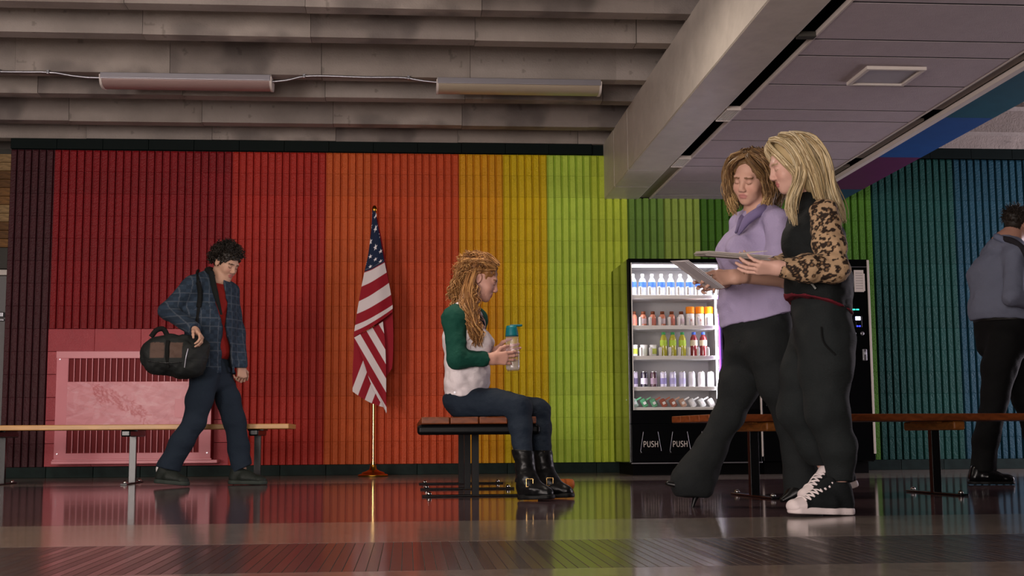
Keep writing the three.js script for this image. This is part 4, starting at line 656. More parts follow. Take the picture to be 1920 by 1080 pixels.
  add('jacket', net(jf, 0.006, (x, y, z) => { if (jo(x, y, z) < -0.021) return [0.006, 0.007, 0.009]; const q = x * 0.78 - z * 0.63, a = Math.abs(((q / 0.062) % 1 + 1) % 1 - 0.5) < 0.04, b = Math.abs(((y / 0.058) % 1 + 1) % 1 - 0.5) < 0.045; return a || b ? lnc : ((Math.floor(q / 0.031) + Math.floor(y / 0.029)) & 1 ? nav : nav2); }), vcol(0.9, { bumpMap: bumpFine, bumpScale: 0.001 }));  // near black inside the opening stands in for shadow
  add('jacket_collar', [tube([V(...[-1.412, 1.520, 2.400]), V(...[-1.445, 1.541, 2.330]), V(...[-1.440, 1.552, 2.240]), V(...[-1.396, 1.534, 2.170]), V(...[-1.357, 1.480, 2.190])], [0.02, 0.028, 0.03, 0.028, 0.016], 10, 24), tube([V(...[-1.412, 1.520, 2.400]), V(...[-1.377, 1.384, 2.440]), V(...[-1.328, 1.212, 2.440])], [0.02, 0.02, 0.008], 10, 16)], cloth(0x0f1414));
  const pants = field([cap([-1.430, 0.859, 2.290], [-1.413, 0.755, 2.290], 0.105, 0.1, 0.05, [la, 0.66]), ...chain([hR, [-1.476, 0.614, 2.400], kR, [-1.584, 0.321, 2.430], aR], [0.1, 0.092, 0.078, 0.078, 0.084], 0.03), ...chain([hL, [-1.303, 0.620, 2.190], kL, [-1.224, 0.264, 2.190], aL], [0.1, 0.088, 0.078, 0.074, 0.076], 0.03), plane([-1.697, 0.125, 2.430], [-0.75, -1, 0]).d ? cut({ k: 0.004, op: 1, lo: aR, hi: aR, d: (x, y, z) => Math.max((y - aR[1] + 0.02) - (x - aR[0]) * -0.25, x - aR[0] - 0.2) }) : 0, cut({ k: 0.004, op: 1, lo: aL, hi: aL, d: (x, y, z) => Math.max((y - aL[1] + 0.0) - (x - aL[0]) * 0.55, aL[0] - 0.25 - x) })], folds(0.012, 13, 9));
  add('trousers', net(pants, 0.007), cloth(0x19232f, 0.9));
  for (const [h, to, up] of [[[-1.756, 0.026, 2.440], [-1.528, 0.007, 2.500], [0.08, 1, 0]], [[-1.283, 0.005, 2.200], [-1.010, 0.001, 2.260], [0, 1, 0]]]) {
    const s = shoePrims(h, to, up, 0.62, 0.1), sh = add('shoe', net(field(s.upper), 0.005), cloth(0x1c211e, 0.6));
    add('shoe_sole', net(field(s.sole(0.03, 0.008)), 0.005), std(0x2b322e, 0.7), t);
    for (let k = 0; k < 4; k++) { const a = 0.46 + k * 0.085, hgt = 0.1 - k * 0.011; add('lace', tube([V(...s.at(a, hgt - 0.012, 0.03)), V(...s.at(a + 0.02, hgt + 0.002, 0)), V(...s.at(a, hgt - 0.012, -0.03))], 0.0035, 6, 8), std(0x171b19, 0.8), t); }
  }
  add('sock', net(field([cap([-1.721, 0.125, 2.440], [-1.712, 0.059, 2.440], 0.04, 0.037)]), 0.006), cloth(0xd6d2d4));
  // holdall
  const bg = [-1.66, 0, 2.66], b = thing('holdall', 'black and brown holdall with a shoulder strap, hanging at the walking youth\'s side', 'bag', ...bg);
  const addB = (n, ge, m) => { if (Array.isArray(ge)) ge = merge(ge); ge.translate(-bg[0], -bg[1], -bg[2]); return part(b, n, ge, m); };
  const A = [-1.724, 0.917, 2.660], Z = [-1.524, 0.903, 2.640], bx = nrm(sub3(Z, A));
  const bag = field([cap(A, Z, 0.115, 0.135, 0.05, [[0, 1, 0], 0.96]), cap([-1.744, 0.828, 2.660], [-1.486, 0.814, 2.640], 0.05, 0.055, 0.05, [[0, 0, 1], 0.6]), cap([-1.646, 0.968, 2.660], [-1.452, 0.951, 2.640], 0.075, 0.07, 0.05)], folds(0.022, 14, 14));
  addB('bag_body', net(bag, 0.007, (x, y, z, a, b2, c) => { const u = (x - A[0]) / (Z[0] - A[0]), v = y - A[1]; if (c > 0.25 && v > -0.035 && v < 0.075 && ((u > -0.18 && u < 0.3) || (u > 0.48 && u < 0.92))) return [0.075, 0.045, 0.035]; return [0.009, 0.011, 0.011]; }), vcol(0.7, { bumpMap: bumpRough, bumpScale: 0.003 }));
  const onBag = (x, y) => { let z = 3; for (let i = 0; i < 60; i++) { const d = bag(x, y, z); if (d < 0.001) break; z -= Math.max(0.002, Math.min(0.05, d * 0.8)); } return Math.max(z, 2.5); };
  const strip = (pts, r, lift = 0.004) => tube(pts.map(([x, y]) => V(x, y, onBag(x, y) + lift)), r, 6, 24);
  const pxy = (l) => l;
  addB('carry_band', strip([[-1.640, 1.002, 2.700], [-1.641, 0.929, 2.700], [-1.635, 0.818, 2.700]], 0.014), cloth(0x0b0d0d, 0.7));
  addB('zip', strip([[-1.766, 0.863, 2.700], [-1.647, 0.848, 2.700], [-1.539, 0.855, 2.700]], 0.004), M.blackMetal);
  addB('zip_pull', [strip([[-1.501, 0.947, 2.700], [-1.511, 0.899, 2.700], [-1.523, 0.818, 2.700]], 0.004, 0.006)], M.steel);
  addB('grab_handle', tube([V(...[-1.771, 1.034, 2.680]), V(...[-1.732, 1.082, 2.680]), V(...[-1.689, 1.089, 2.680]), V(...[-1.643, 1.004, 2.680])], 0.018, 8, 20), cloth(0x0b0d0d, 0.7));
  const js = (x, y, z0) => { let z = z0; for (let i = 0; i < 80; i++) { const d = jf(x, y, z); if (d < 0.001) break; z -= Math.max(0.002, Math.min(0.05, d * 0.8)); } return z + 0.008; };
  const sp = [[-1.514, 1.520, 2.400], [-1.489, 1.440, 2.450], [-1.479, 1.361, 2.480], [-1.485, 1.263, 2.500], [-1.494, 1.168, 2.500], [-1.486, 1.067, 2.580], [-1.482, 0.988, 2.640]];
  const spz = sp.map(([x, y, z], i) => V(x, y, i < 5 ? Math.max(2.3, js(x, y, 2.75)) : z + 0.03));
  addB('shoulder_strap', [tube([V(...[-1.525, 1.553, 2.260]), ...spz], 0.011, 8, 40), tube(spz.slice(1, 4), 0.018, 8, 16)], cloth(0x0a0c0c, 0.7));
}

// ---- girl seated on the end of the bench ------------------------------------------------------
const bottleAxis = [[0.573, 0.941, 4.620], [0.580, 0.693, 4.620]];
{
  const base = [0.5, 0, 4.6], { t, add } = person('seated young woman with wavy ginger hair in a white and green top', base);
  const SK = [0.5, 0.27, 0.21], lat = [0.25, 0, -0.97];
  const H = makeHead([0.409, 1.212, 4.550], [0.93, -0.36, 0.12], [0.35, 0.93, 0.03], { skin: SK, s: 0.97, scalp: [0.2, 0.08, 0.025], lids: true, brow: [0.2, 0.09, 0.05] });
  const sR = [0.253, 0.969, 4.710], eR = [0.265, 0.753, 4.760], wR = [0.454, 0.756, 4.700], sL = [0.387, 0.998, 4.390], eL = [0.379, 0.792, 4.350], wL = [0.483, 0.802, 4.490];
  const neck = [0.324, 1.037, 4.550], chest = [0.318, 0.879, 4.550], waist = [0.330, 0.685, 4.540], pelv = [0.306, 0.532, 4.530];
  const hR = [0.337, 0.511, 4.630], kR = [0.593, 0.486, 4.800], aR = [0.613, 0.162, 4.930], hL = [0.358, 0.519, 4.430], kL = [0.716, 0.469, 4.600], aL = [0.730, 0.156, 4.720];
  const wrap = [[0.15, 0.55, 0.5], [0.2, 0.6, 0.5], [0.25, 0.6, 0.55], [0.35, 0.6, 0.55]];
  const g = [net(field([...H.pr, cap(H.at(0, -0.07, -0.03), neck, 0.047, 0.052, 0.03), cap(neck, add3(neck, [0.03, -0.08, 0]), 0.055, 0.08, 0.05)]), 0.004, H.color),
    net(field([...makeHand(wR, [1, 0.06, -0.12], [0, 0.05, -1], [0.2, 1, 0], { s: 0.95, curl: wrap, thumb: [[0.7, 0.7, 0.1], [0.9, 0.35, 0.3], [0.9, 0.1, 0.5]] }), cap(eR, wR, 0.036, 0.024)]), 0.003, () => SK),
    net(field([...makeHand(wL, [1, 0.1, 0.12], [0, -0.05, 1], [0.2, 1, 0], { s: 0.95, curl: wrap, thumb: [[0.7, 0.7, 0.1], [0.9, 0.35, 0.3], [0.9, 0.1, 0.5]] }), cap(eL, wL, 0.036, 0.024)]), 0.003, () => SK),
    net(field([cap(chest, pelv, 0.085, 0.09, 0.05, [lat, 0.62]), ...chain([sR, eR], [0.042, 0.036]), ...chain([sL, eL], [0.042, 0.036]), ...chain([hR, kR, aR], [0.066, 0.05, 0.036]), ...chain([hL, kL, aL], [0.066, 0.05, 0.036])]), 0.014, () => SK)];
  add('body', g, skinMat);
  const sh = [cap(add3(neck, [-0.01, -0.03, 0]), chest, 0.085, 0.112, 0.05, [lat, 0.64]), cap(chest, waist, 0.112, 0.112, 0.05, [lat, 0.66]), cap(waist, [0.318, 0.552, 4.530], 0.112, 0.118, 0.05, [lat, 0.62]), ell([0.394, 0.843, 4.630], [0.066, 0.07, 0.066], undefined, 0.05), ell([0.417, 0.853, 4.490], [0.066, 0.07, 0.066], undefined, 0.05), cap(neck, sR, 0.05, 0.055, 0.05), cap(neck, sL, 0.05, 0.055, 0.05)];
  const neckCut = cut(ell(add3(neck, [0.055, 0.0, 0.0]), [0.075, 0.085, 0.065], undefined, 0.008));
  add('shirt', net(field([...sh, cut(cap(H.at(0, -0.1, -0.03), neck, 0.055, 0.058, 0.01)), neckCut, plane([0.312, 0.555, 4.530], [0.12, -1, 0], 0.01)], (x, y, z) => (y < 0.78 ? 1.5 : 0.8) * folds(0.013, 16, 12)(x, y, z)), 0.006, (x, y, z) => [0.64, 0.58, 0.6]), vcol(0.85, { bumpMap: bumpFine, bumpScale: 0.001 }));
  add('neck_trim', tube([V(...[0.350, 1.044, 4.630]), V(...[0.394, 0.999, 4.635]), V(...[0.420, 0.961, 4.600]), V(...[0.425, 0.949, 4.560]), V(...[0.426, 0.982, 4.500]), V(...[0.413, 1.028, 4.460])], 0.006, 8, 30), cloth(0x1e2233));
  const slv = (s, e, w, h) => { const dr = nrm(sub3(w, e)), end = add3(e, mul3(dr, len3(sub3(w, e)) * h)); return [...chain([add3(s, [-0.002, 0.01, 0]), e, end], [0.063, 0.052, 0.04], 0.03), plane(add3(end, mul3(dr, 0.0)), dr)]; };
  const fs = folds(0.009, 26, 22);
  add('sleeve', net(field([cap(add3(neck, [-0.03, 0.0, 0.03]), sR, 0.056, 0.066, 0.04), cut(cap(H.at(0, -0.1, -0.03), neck, 0.055, 0.058, 0.01)), ...slv(sR, eR, wR, 0.9)], fs), 0.006), cloth(0x0c4034));
  add('sleeve', net(field([cap(add3(neck, [0.01, -0.005, -0.05]), sL, 0.05, 0.06, 0.04), ...slv(sL, eL, wL, 0.75)], fs), 0.006), cloth(0x0c4034));
  { const dr = nrm(sub3(wL, eL)), p = add3(eL, mul3(dr, len3(sub3(wL, eL)) * 0.86)); const gg = new THREE.TorusGeometry(0.03, 0.009, 10, 28); gg.applyQuaternion(new THREE.Quaternion().setFromUnitVectors(V(0, 0, 1), V(...dr))); gg.translate(...p); add('bracelet', gg, std(0x0a0a0c, 0.5)); }
  const jp = [cap([0.303, 0.544, 4.530], [0.336, 0.502, 4.530], 0.104, 0.1, 0.04, [lat, 0.6]), ...chain([hR, [0.478, 0.503, 4.720], kR], [0.094, 0.085, 0.07], 0.03), ...chain([hL, [0.551, 0.495, 4.520], kL], [0.1, 0.085, 0.07], 0.03), ...chain([kR, [0.601, 0.386, 4.830], aR], [0.07, 0.06, 0.046], 0.025), ...chain([kL, [0.727, 0.369, 4.630], aL], [0.07, 0.062, 0.046], 0.025), plane([0.312, 0.597, 4.530], [-0.25, 1, 0], 0.01), plane([0, 0.455, 4], [0, -1, 0], 0.02)];
  const seat = [0, 0.442, 0], jpf = field([...jp.slice(0, -1), cut({ k: 0.01, op: 1, lo: seat, hi: seat, d: (x, y, z) => Math.max(y - 0.4425, x - 0.66, z - 4.81) }), cut({ k: 0.01, op: 1, lo: seat, hi: seat, d: (x, y) => y - 0.16 })], folds(0.008, 24, 20));
  add('jeans', net(jpf, 0.006), cloth(0x15202d, 0.8));
  add('jeans_rivet', [cyl(0.006, 0.006, 0.004, 8).rotateX(Math.PI / 2).translate(...add3([0.254, 0.574, 4.500], [0, 0, 0.205]))], M.steel);
  // boots
  for (const [k, a, heel, toe] of [[kR, aR, [0.597, 0.005, 4.940], [0.742, 0.010, 5.020]], [kL, aL, [0.725, 0.002, 4.730], [0.873, 0.007, 4.800]]]) {
    const s = shoePrims(heel, toe, [0, 1, 0], 0.72, 0.1), top = [a[0] - 0.008, 0.262, a[2] - 0.02];
    const leather = std(0x0c0d0e, 0.36, { bumpMap: bumpRough, bumpScale: 0.0012 });
    add('boot', net(field([...s.upper.slice(0, -1), cap(s.at(0.2, 0.09), top, 0.05, 0.058, 0.04), plane(top, [0.04, 1, 0]), cut(cap(top, add3(top, [0, -0.06, 0]), 0.051, 0.046, 0.004)), plane(s.at(0.5, 0.022), [0, -1, 0])], folds(0.007, 30, 20)), 0.005), leather);
    add('boot_sole', net(field(s.sole(0.024, 0.006)), 0.005), std(0x050505, 0.6));
    add('boot_heel', net(field([cap(s.at(0.14, 0.02), s.at(0.2, 0.02), 0.044, 0.042, 0.01), plane(s.at(0.5, 0.04), [0, 1, 0]), plane(s.at(0.5, 0.001), [0, -1, 0])]), 0.005), std(0x050505, 0.6));
    add('boot_strap', net(field([cap(s.at(0.1, 0.088), s.at(0.36, 0.082), 0.053, 0.052, 0.02), plane(s.at(0.3, 0.099), nrm(add3(s.u, mul3(s.d, 0.25)))), plane(s.at(0.3, 0.074), mul3(nrm(add3(s.u, mul3(s.d, 0.25))), -1))]), 0.004), leather);
    const bz = s.at(0.3, 0.086, 0)[2] + 0.056, bc0 = s.at(0.24, 0.088), bk = []; for (const [x0, y0, x1, y1] of [[-0.017, -0.02, 0.017, -0.02], [-0.017, 0.02, 0.017, 0.02], [-0.017, -0.02, -0.017, 0.02], [0.017, -0.02, 0.017, 0.02]]) bk.push(tube([V(bc0[0] + x0, bc0[1] + y0, bz), V(bc0[0] + x1, bc0[1] + y1, bz)], 0.0028, 6, 2)); add('buckle', bk, M.brass);
    add('boot_seam', tube([V(top[0] + 0.012, top[1] - 0.01, top[2] + 0.058), V(top[0] + 0.01, 0.18, top[2] + 0.07), V(...add3(s.at(0.22, 0.1), [0, 0, 0.054]))], 0.0025, 6, 16), std(0x6a5a34, 0.6));
  }
  // hair: half tied, wavy, one thick lock over the near shoulder
  const R = [[0.32, 0.155, 0.052], [0.22, 0.098, 0.033], [0.43, 0.23, 0.085], [0.12, 0.05, 0.018]];
  const hv = net(field([ell(H.at(0, 0.038, -0.03), [0.088, 0.092, 0.105], [H.r, H.u, H.f]), cap(H.at(0.02, 0.09, -0.06), H.at(0, 0.02, -0.11), 0.05, 0.05, 0.04), cap(H.at(0.0, 0.03, -0.1), H.at(0, -0.1, -0.085), 0.05, 0.045, 0.04), cut(ell(H.at(0, -0.07, 0.11), [0.1, 0.125, 0.1], [H.r, H.u, H.f], 0.01)), cut(ell(H.at(-0.085, -0.01, 0.01), [0.025, 0.04, 0.03], [H.r, H.u, H.f], 0.006)), cut(ell(H.at(0.085, -0.01, 0.01), [0.025, 0.04, 0.03], [H.r, H.u, H.f], 0.006))], folds(0.014, 70, 70)), 0.005);
  const nearS = dot3(H.r, [0, 0, 1]) > 0 ? 1 : -1, hp = (x, y, z) => H.at(x * nearS, y, z);
  const gd = [
    [[hp(0.05, 0.09, 0.05), hp(0.075, 0.09, -0.02), hp(0.07, 0.06, -0.09), hp(0.05, 0.0, -0.125)], 60, 0.034, 0.006, 0.011, R], [[hp(0.0, 0.115, 0.05), hp(0.01, 0.135, -0.03), hp(0.02, 0.1, -0.1), hp(0.02, 0.02, -0.135)], 70, 0.042, 0.006, 0.013, R], [[hp(-0.05, 0.09, 0.05), hp(-0.07, 0.09, -0.02), hp(-0.06, 0.06, -0.1), hp(-0.04, 0.0, -0.13)], 40, 0.03, 0.0065, 0.007, R],
    [[hp(0.06, 0.075, 0.06), hp(0.08, 0.055, 0.02), hp(0.088, 0.035, -0.03), hp(0.07, 0.02, -0.09)], 40, 0.014, 0.005, 0.004, R],
    [[hp(0.04, 0.03, -0.1), hp(0.05, -0.04, -0.11), hp(0.05, -0.1, -0.1), hp(0.04, -0.15, -0.11)], 70, 0.042, 0.006, 0.014, R], [[hp(-0.02, 0.03, -0.12), hp(0, -0.05, -0.13), hp(0, -0.12, -0.12), hp(-0.02, -0.16, -0.13)], 60, 0.042, 0.006, 0.014, R], [[hp(0.03, 0.0, -0.12), [0.275, 1.104, 4.600], [0.250, 1.036, 4.620], [0.230, 0.983, 4.620]], 40, 0.03, 0.0055, 0.014, R],
    [[hp(0.085, 0.02, -0.05), [0.332, 1.128, 4.655], [0.336, 1.029, 4.690], [0.351, 0.939, 4.720], [0.369, 0.886, 4.725], [0.380, 0.834, 4.715]], 110, 0.04, 0.0058, 0.014, R], [[hp(0.085, 0.0, -0.04), [0.367, 1.092, 4.660], [0.364, 0.999, 4.700], [0.390, 0.916, 4.710], [0.405, 0.864, 4.700]], 26, 0.018, 0.005, 0.007, R], [[hp(0.08, -0.02, -0.06), [0.307, 1.090, 4.670], [0.317, 0.997, 4.720], [0.339, 0.923, 4.730]], 60, 0.032, 0.0058, 0.013, R],
  ];
  // loose wavy flyaways and curls over the crown, the back and the hanging lock
  const curl = (p, o, len, cr, r) => { const s1 = nrm(cross3(o, [rr(-1, 1), rr(-1, 1), rr(-1, 1)])), s2 = cross3(o, s1), q = [], ph = rr(0, 6), tn = rr(4, 8); for (let k = 0; k <= 10; k++) { const u = k / 10, an = ph + u * tn; q.push(V(...add3(p, add3(mul3(o, len * u), add3(mul3(s1, Math.cos(an) * cr), mul3(s2, Math.sin(an) * cr)))))); } return tint(tube(q, (u) => r * (1 - 0.7 * u), 4, 14), mul3(R[Math.floor(rnd() * 4)], rr(0.8, 1.2))); };
  const cl = [];
  for (let i = 0; i < 260; i++) { const a = rr(0, 6.283), e = Math.asin(rr(-0.5, 1)), d = [Math.cos(e) * Math.cos(a), Math.sin(e), Math.cos(e) * Math.sin(a)]; if (d[2] > 0.45 || (d[2] > -0.1 && d[1] < 0.25)) continue; const p = H.at(d[0] * 0.092, 0.04 + d[1] * 0.097, -0.03 + d[2] * 0.108), o = nrm(add3(mul3(H.r, d[0] * 0.6), add3(mul3(H.u, d[1] * 0.5 - 0.4), mul3(H.f, d[2] * 0.6 - 0.5)))); cl.push(curl(p, o, rr(0.03, 0.075), rr(0.006, 0.014), 0.0036)); }
  for (let i = 0; i < 110; i++) { const t0 = rr(0.1, 1), p = mix3(hp(0.09, 0.0, -0.05), [0.371, 0.874, 4.725], t0), e = [p[0] + rr(-0.035, 0.035) * (0.5 + t0), p[1], p[2] + rr(-0.01, 0.02)]; cl.push(curl(e, nrm([rr(-0.5, 0.5), -1, rr(-0.3, 0.4)]), rr(0.04, 0.09), rr(0.006, 0.013), 0.0034)); }
  for (let i = 0; i < 70; i++) { const p = mix3(hp(0.03, 0.0, -0.13), [0.256, 1.030, 4.620], rnd()); cl.push(curl([p[0] + rr(-0.02, 0.02), p[1], p[2] + rr(-0.03, 0.03)], nrm([rr(-0.6, 0.2), -1, rr(-0.3, 0.3)]), rr(0.03, 0.07), rr(0.006, 0.014), 0.0034)); }
  add('hair', [tint(hv, R[1]), ...locks(gd, { tip: 0.6 }), ...cl], hairMat);
}
{ // bottle in her hands
  const c0 = bottleAxis[1], c1 = bottleAxis[0], up = nrm(sub3(c1, c0)), t = thing('drinking_bottle', 'clear drinking bottle with a teal flip cap held in the seated young woman\'s hands', 'bottle', ...c0);
  t.quaternion.setFromUnitVectors(V(0, 1, 0), V(...up));
  const bm = new THREE.MeshPhysicalMaterial({ color: 0xf4f0f2, transmission: 0.92, thickness: 0, roughness: 0.06, ior: 1.3 });
  part(t, 'bottle_body', lathe([[0, 0.002], [0.03, 0], [0.037, 0.008], [0.039, 0.02], [0.039, 0.09], [0.036, 0.12], [0.036, 0.15], [0.037, 0.18], [0.033, 0.197]], 28), bm);
  part(t, 'water', lathe([[0, 0.006], [0.03, 0.006], [0.036, 0.016], [0.036, 0.06], [0, 0.06]], 24), new THREE.MeshPhysicalMaterial({ color: 0xeef0f4, transmission: 0.8, thickness: 0, roughness: 0.1, ior: 1.33 }));
  part(t, 'cap', lathe([[0, 0.192], [0.036, 0.192], [0.036, 0.2], [0.032, 0.235], [0.028, 0.252], [0, 0.254]], 24), std(0x0e6670, 0.4));
  part(t, 'spout_lid', [box(0.07, 0.012, 0.026, 0.005, 0.025, 0.252, 0)], std(0x0c5a64, 0.4));
}

// ---- woman in a lavender shirt, far one of the walking pair -----------------------------------
{
  const base = [1.42, 0, 5.8], { t, add } = person('walking woman in a lavender shirt and flared dark trousers, looking down toward her papers', base);
  const SK = [0.5, 0.29, 0.22], la = [0.6, 0, 0.8];
  const H = makeHead([1.595, 1.524, 5.920], [-0.66, -0.36, 0.66], [0.12, 0.95, 0.1], { skin: SK, s: 0.98, scalp: [0.15, 0.08, 0.035], lids: true, brow: [0.16, 0.08, 0.045], lip: [0.4, 0.17, 0.15] });
  const neck = [1.650, 1.374, 5.860], chest = [1.632, 1.194, 5.840], waist = [1.636, 0.982, 5.820], pelv = [1.637, 0.813, 5.820];
  const sL = [1.680, 1.302, 6.030], eL = [1.699, 1.036, 6.080], wL = [1.442, 1.025, 6.200], sR = [1.612, 1.353, 5.680], eR = [1.621, 1.097, 5.600], wR = [1.450, 1.042, 5.880];
  const hL = [1.648, 0.743, 5.900], kL = [1.758, 0.407, 5.880], aL = [1.814, 0.114, 5.880], hR = [1.626, 0.755, 5.720], kR = [1.519, 0.423, 5.680], aR = [1.348, 0.149, 5.680];
  const grip = { s: 0.96, curl: [[0.25, 0.5, 0.4], [0.35, 0.6, 0.45], [0.45, 0.65, 0.45], [0.6, 0.7, 0.5]], thumb: [[0.85, 0.4, 0.25], [0.95, 0.1, 0.2], [0.95, -0.05, 0.25]], spread: 0.1 };
  add('body', [net(field([...H.pr, cap(H.at(0, -0.07, -0.03), neck, 0.048, 0.055, 0.03), cap(neck, add3(neck, [0, -0.06, 0]), 0.058, 0.08, 0.05, [la, 0.7])]), 0.004, H.color),
    net(field([...makeHand(wL, [-1, -0.1, 0.05], [0.1, -0.35, -0.9], [0, 1, -0.2], grip), ...chain([sL, eL, wL], [0.046, 0.044, 0.0265])]), 0.0035, () => SK),
    net(field([...makeHand(wR, [-1, -0.12, 0.1], [0, -0.2, 0.95], [0, 1, 0.2], grip), ...chain([sR, eR, wR], [0.042, 0.04, 0.0265])]), 0.0035, () => SK),
    net(field([cap(chest, pelv, 0.085, 0.09, 0.05, [la, 0.62]), ...chain([hL, kL, aL], [0.068, 0.05, 0.036]), ...chain([hR, kR, aR], [0.068, 0.05, 0.036]), cap(aR, [1.342, 0.124, 5.680], 0.034, 0.03), cap(aL, [1.807, 0.098, 5.900], 0.034, 0.03)]), 0.014, () => SK)], skinMat);
  const fs = folds(0.014, 15, 13);
  const shp = [cap(add3(neck, [0.01, -0.05, 0]), chest, 0.08, 0.118, 0.05, [la, 0.62]), cap(chest, waist, 0.118, 0.12, 0.05, [la, 0.64]), cap(waist, [1.638, 0.856, 5.820], 0.122, 0.128, 0.05, [la, 0.62]), ell([1.537, 1.186, 5.930], [0.068, 0.07, 0.068], undefined, 0.05), ell([1.540, 1.200, 5.800], [0.066, 0.07, 0.066], undefined, 0.05), cap(neck, sL, 0.05, 0.06, 0.05), cap(neck, sR, 0.05, 0.058, 0.05)];
  const eS = mix3(sL, eL, 0.82), dS = nrm(sub3(eL, sL)), eS2 = mix3(sR, eR, 0.8), dS2 = nrm(sub3(eR, sR));
  const near = (p, r) => ({ k: 0.004, op: 1, lo: p, hi: p, d: (x, y, z) => len3(sub3([x, y, z], p)) - r });
  const cuffCut = (p, d, r) => cut({ k: 0.004, op: 1, lo: p, hi: p, d: (x, y, z) => Math.max(-dot3(sub3([x, y, z], p), d), len3(sub3([x, y, z], p)) - r) });
  const shirtF = field([...shp, cut(cap(H.at(0, -0.1, -0.03), neck, 0.056, 0.06, 0.01)), cut(ell(add3(neck, [-0.05, 0.005, 0.04]), [0.03, 0.045, 0.026], undefined, 0.01)), plane([1.633, 0.869, 5.820], [0.22, -1, 0], 0.01)], fs);
  add('shirt', net(shirtF, 0.0065), cloth(0x978cab, 0.85));
  add('sleeve', net(field([...chain([sL, mix3(sL, eL, 0.5), eS], [0.064, 0.07, 0.07], 0.03), cuffCut(eS, dS, 0.1), cut(cap(mix3(sL, eL, 0.6), eL, 0.056, 0.06, 0.004))], fs), 0.006), cloth(0x978cab, 0.85));
  add('sleeve', net(field([...chain([sR, mix3(sR, eR, 0.5), eS2], [0.062, 0.066, 0.066], 0.03), cuffCut(eS2, dS2, 0.1)], fs), 0.007), cloth(0x978cab, 0.85));
  add('collar', [tube([V(...[1.672, 1.394, 5.920]), V(...[1.608, 1.354, 6.000]), V(...[1.552, 1.314, 6.000]), V(...[1.510, 1.247, 5.980])], [0.016, 0.022, 0.024, 0.006], 8, 20), tube([V(...[1.672, 1.394, 5.920]), V(...[1.655, 1.403, 5.780]), V(...[1.580, 1.351, 5.840]), V(...[1.511, 1.264, 5.940])], [0.016, 0.02, 0.022, 0.006], 8, 20)], cloth(0x7a6e96, 0.8));
  for (let i = 0; i < 5; i++) { const y = 460 + i * 30, q = [1.403, 1.141, 6.200], y2 = q[1] - i * 0.072; let z = 6.2, x = q[0] + 0.035 - 0.004 * i; let hit = false; for (let s = 0; s < 60 && z > 5.6; s++) { const d = shirtF(x, y2, z); if (d < 0.001) { hit = true; break; } z -= Math.max(0.002, Math.min(0.05, d * 0.8)); } if (!hit) continue; const b = cyl(0.0055, 0.0055, 0.003, 10); b.rotateX(Math.PI / 2); add('button', b.translate(x, y2, z + 0.001), std(0xc9c0d8, 0.4)); }
  const dk = cloth(0x16191a, 0.85), wrp = folds(0.014, 12, 9);
  add('trousers', net(field([cap([1.635, 0.838, 5.820], [1.637, 0.743, 5.820], 0.118, 0.116, 0.05, [la, 0.64]), ...chain([hR, [1.569, 0.574, 5.700], kR, [1.433, 0.278, 5.680], [1.339, 0.117, 5.680]], [0.106, 0.096, 0.07, 0.072, 0.108], 0.035), ...chain([hL, [1.702, 0.565, 5.900], kL, [1.793, 0.248, 5.880], [1.809, 0.063, 5.880]], [0.106, 0.096, 0.072, 0.072, 0.088], 0.035), plane([1.340, 0.042, 5.680], [-0.05, -1, 0], 0.01)], wrp), 0.007), dk);
  add('waistband_light', box(0.008, 0.008, 0.008, 0.002, ...[1.510, 0.759, 5.950]), std(0x14161a, 0.5));
  // heeled shoes
  const blk = std(0x0a0a0b, 0.35);
  for (const [heel, toe, up] of [[[1.363, 0.035, 5.690], [1.210, 0.092, 5.700], [-0.35, 1, 0]], [[1.840, 0.059, 5.900], [1.704, 0.021, 5.920], [-0.25, 1, 0]]]) {
    const s = shoePrims(heel, toe, up, 0.7, 0.075);
    add('shoe', net(field([cap(s.at(0.1, 0.04), s.at(0.5, 0.034), 0.033, 0.033, 0.02), cap(s.at(0.5, 0.032), s.at(1, 0.018), 0.034, 0.014, 0.02, [s.side, 0.7]), plane(s.at(0.5, 0.008), mul3(s.u, -1))]), 0.005), blk);
    add('heel', tube([V(...s.at(0.06, 0.03)), V(...s.at(0.1, 0.0)), V(...s.at(0.1, -0.045))], [0.02, 0.012, 0.007], 8, 8), blk);
  }
  { const dr = nrm(sub3(wL, eL)), p = add3(wL, mul3(dr, -0.015)), gg = new THREE.TorusGeometry(0.031, 0.004, 8, 28); gg.applyQuaternion(new THREE.Quaternion().setFromUnitVectors(V(0, 0, 1), V(...dr))); gg.translate(...p); add('bracelet', gg, M.brass);
    const rg = new THREE.TorusGeometry(0.0095, 0.0022, 6, 18); rg.rotateY(Math.PI / 2); rg.translate(...add3(wL, [-0.115, 0.0, 0.006])); add('ring', rg, M.chrome); }
  const R = [[0.2, 0.115, 0.05], [0.13, 0.07, 0.03], [0.3, 0.19, 0.09], [0.09, 0.048, 0.022]], R2 = [[0.36, 0.23, 0.1], [0.28, 0.17, 0.07], [0.42, 0.28, 0.13]];
  const hv = net(field([ell(H.at(0, 0.04, -0.03), [0.092, 0.094, 0.105], [H.r, H.u, H.f]), cap(H.at(0.07, 0.02, -0.03), H.at(0.075, -0.09, -0.02), 0.035, 0.035, 0.04), cap(H.at(-0.07, 0.02, -0.03), H.at(-0.075, -0.09, -0.02), 0.035, 0.035, 0.04), cap(H.at(0, 0.0, -0.09), H.at(0, -0.1, -0.09), 0.06, 0.06, 0.04), cut(ell(H.at(0, -0.065, 0.11), [0.074, 0.155, 0.115], [H.r, H.u, H.f], 0.01))], folds(0.012, 45, 45)), 0.006);
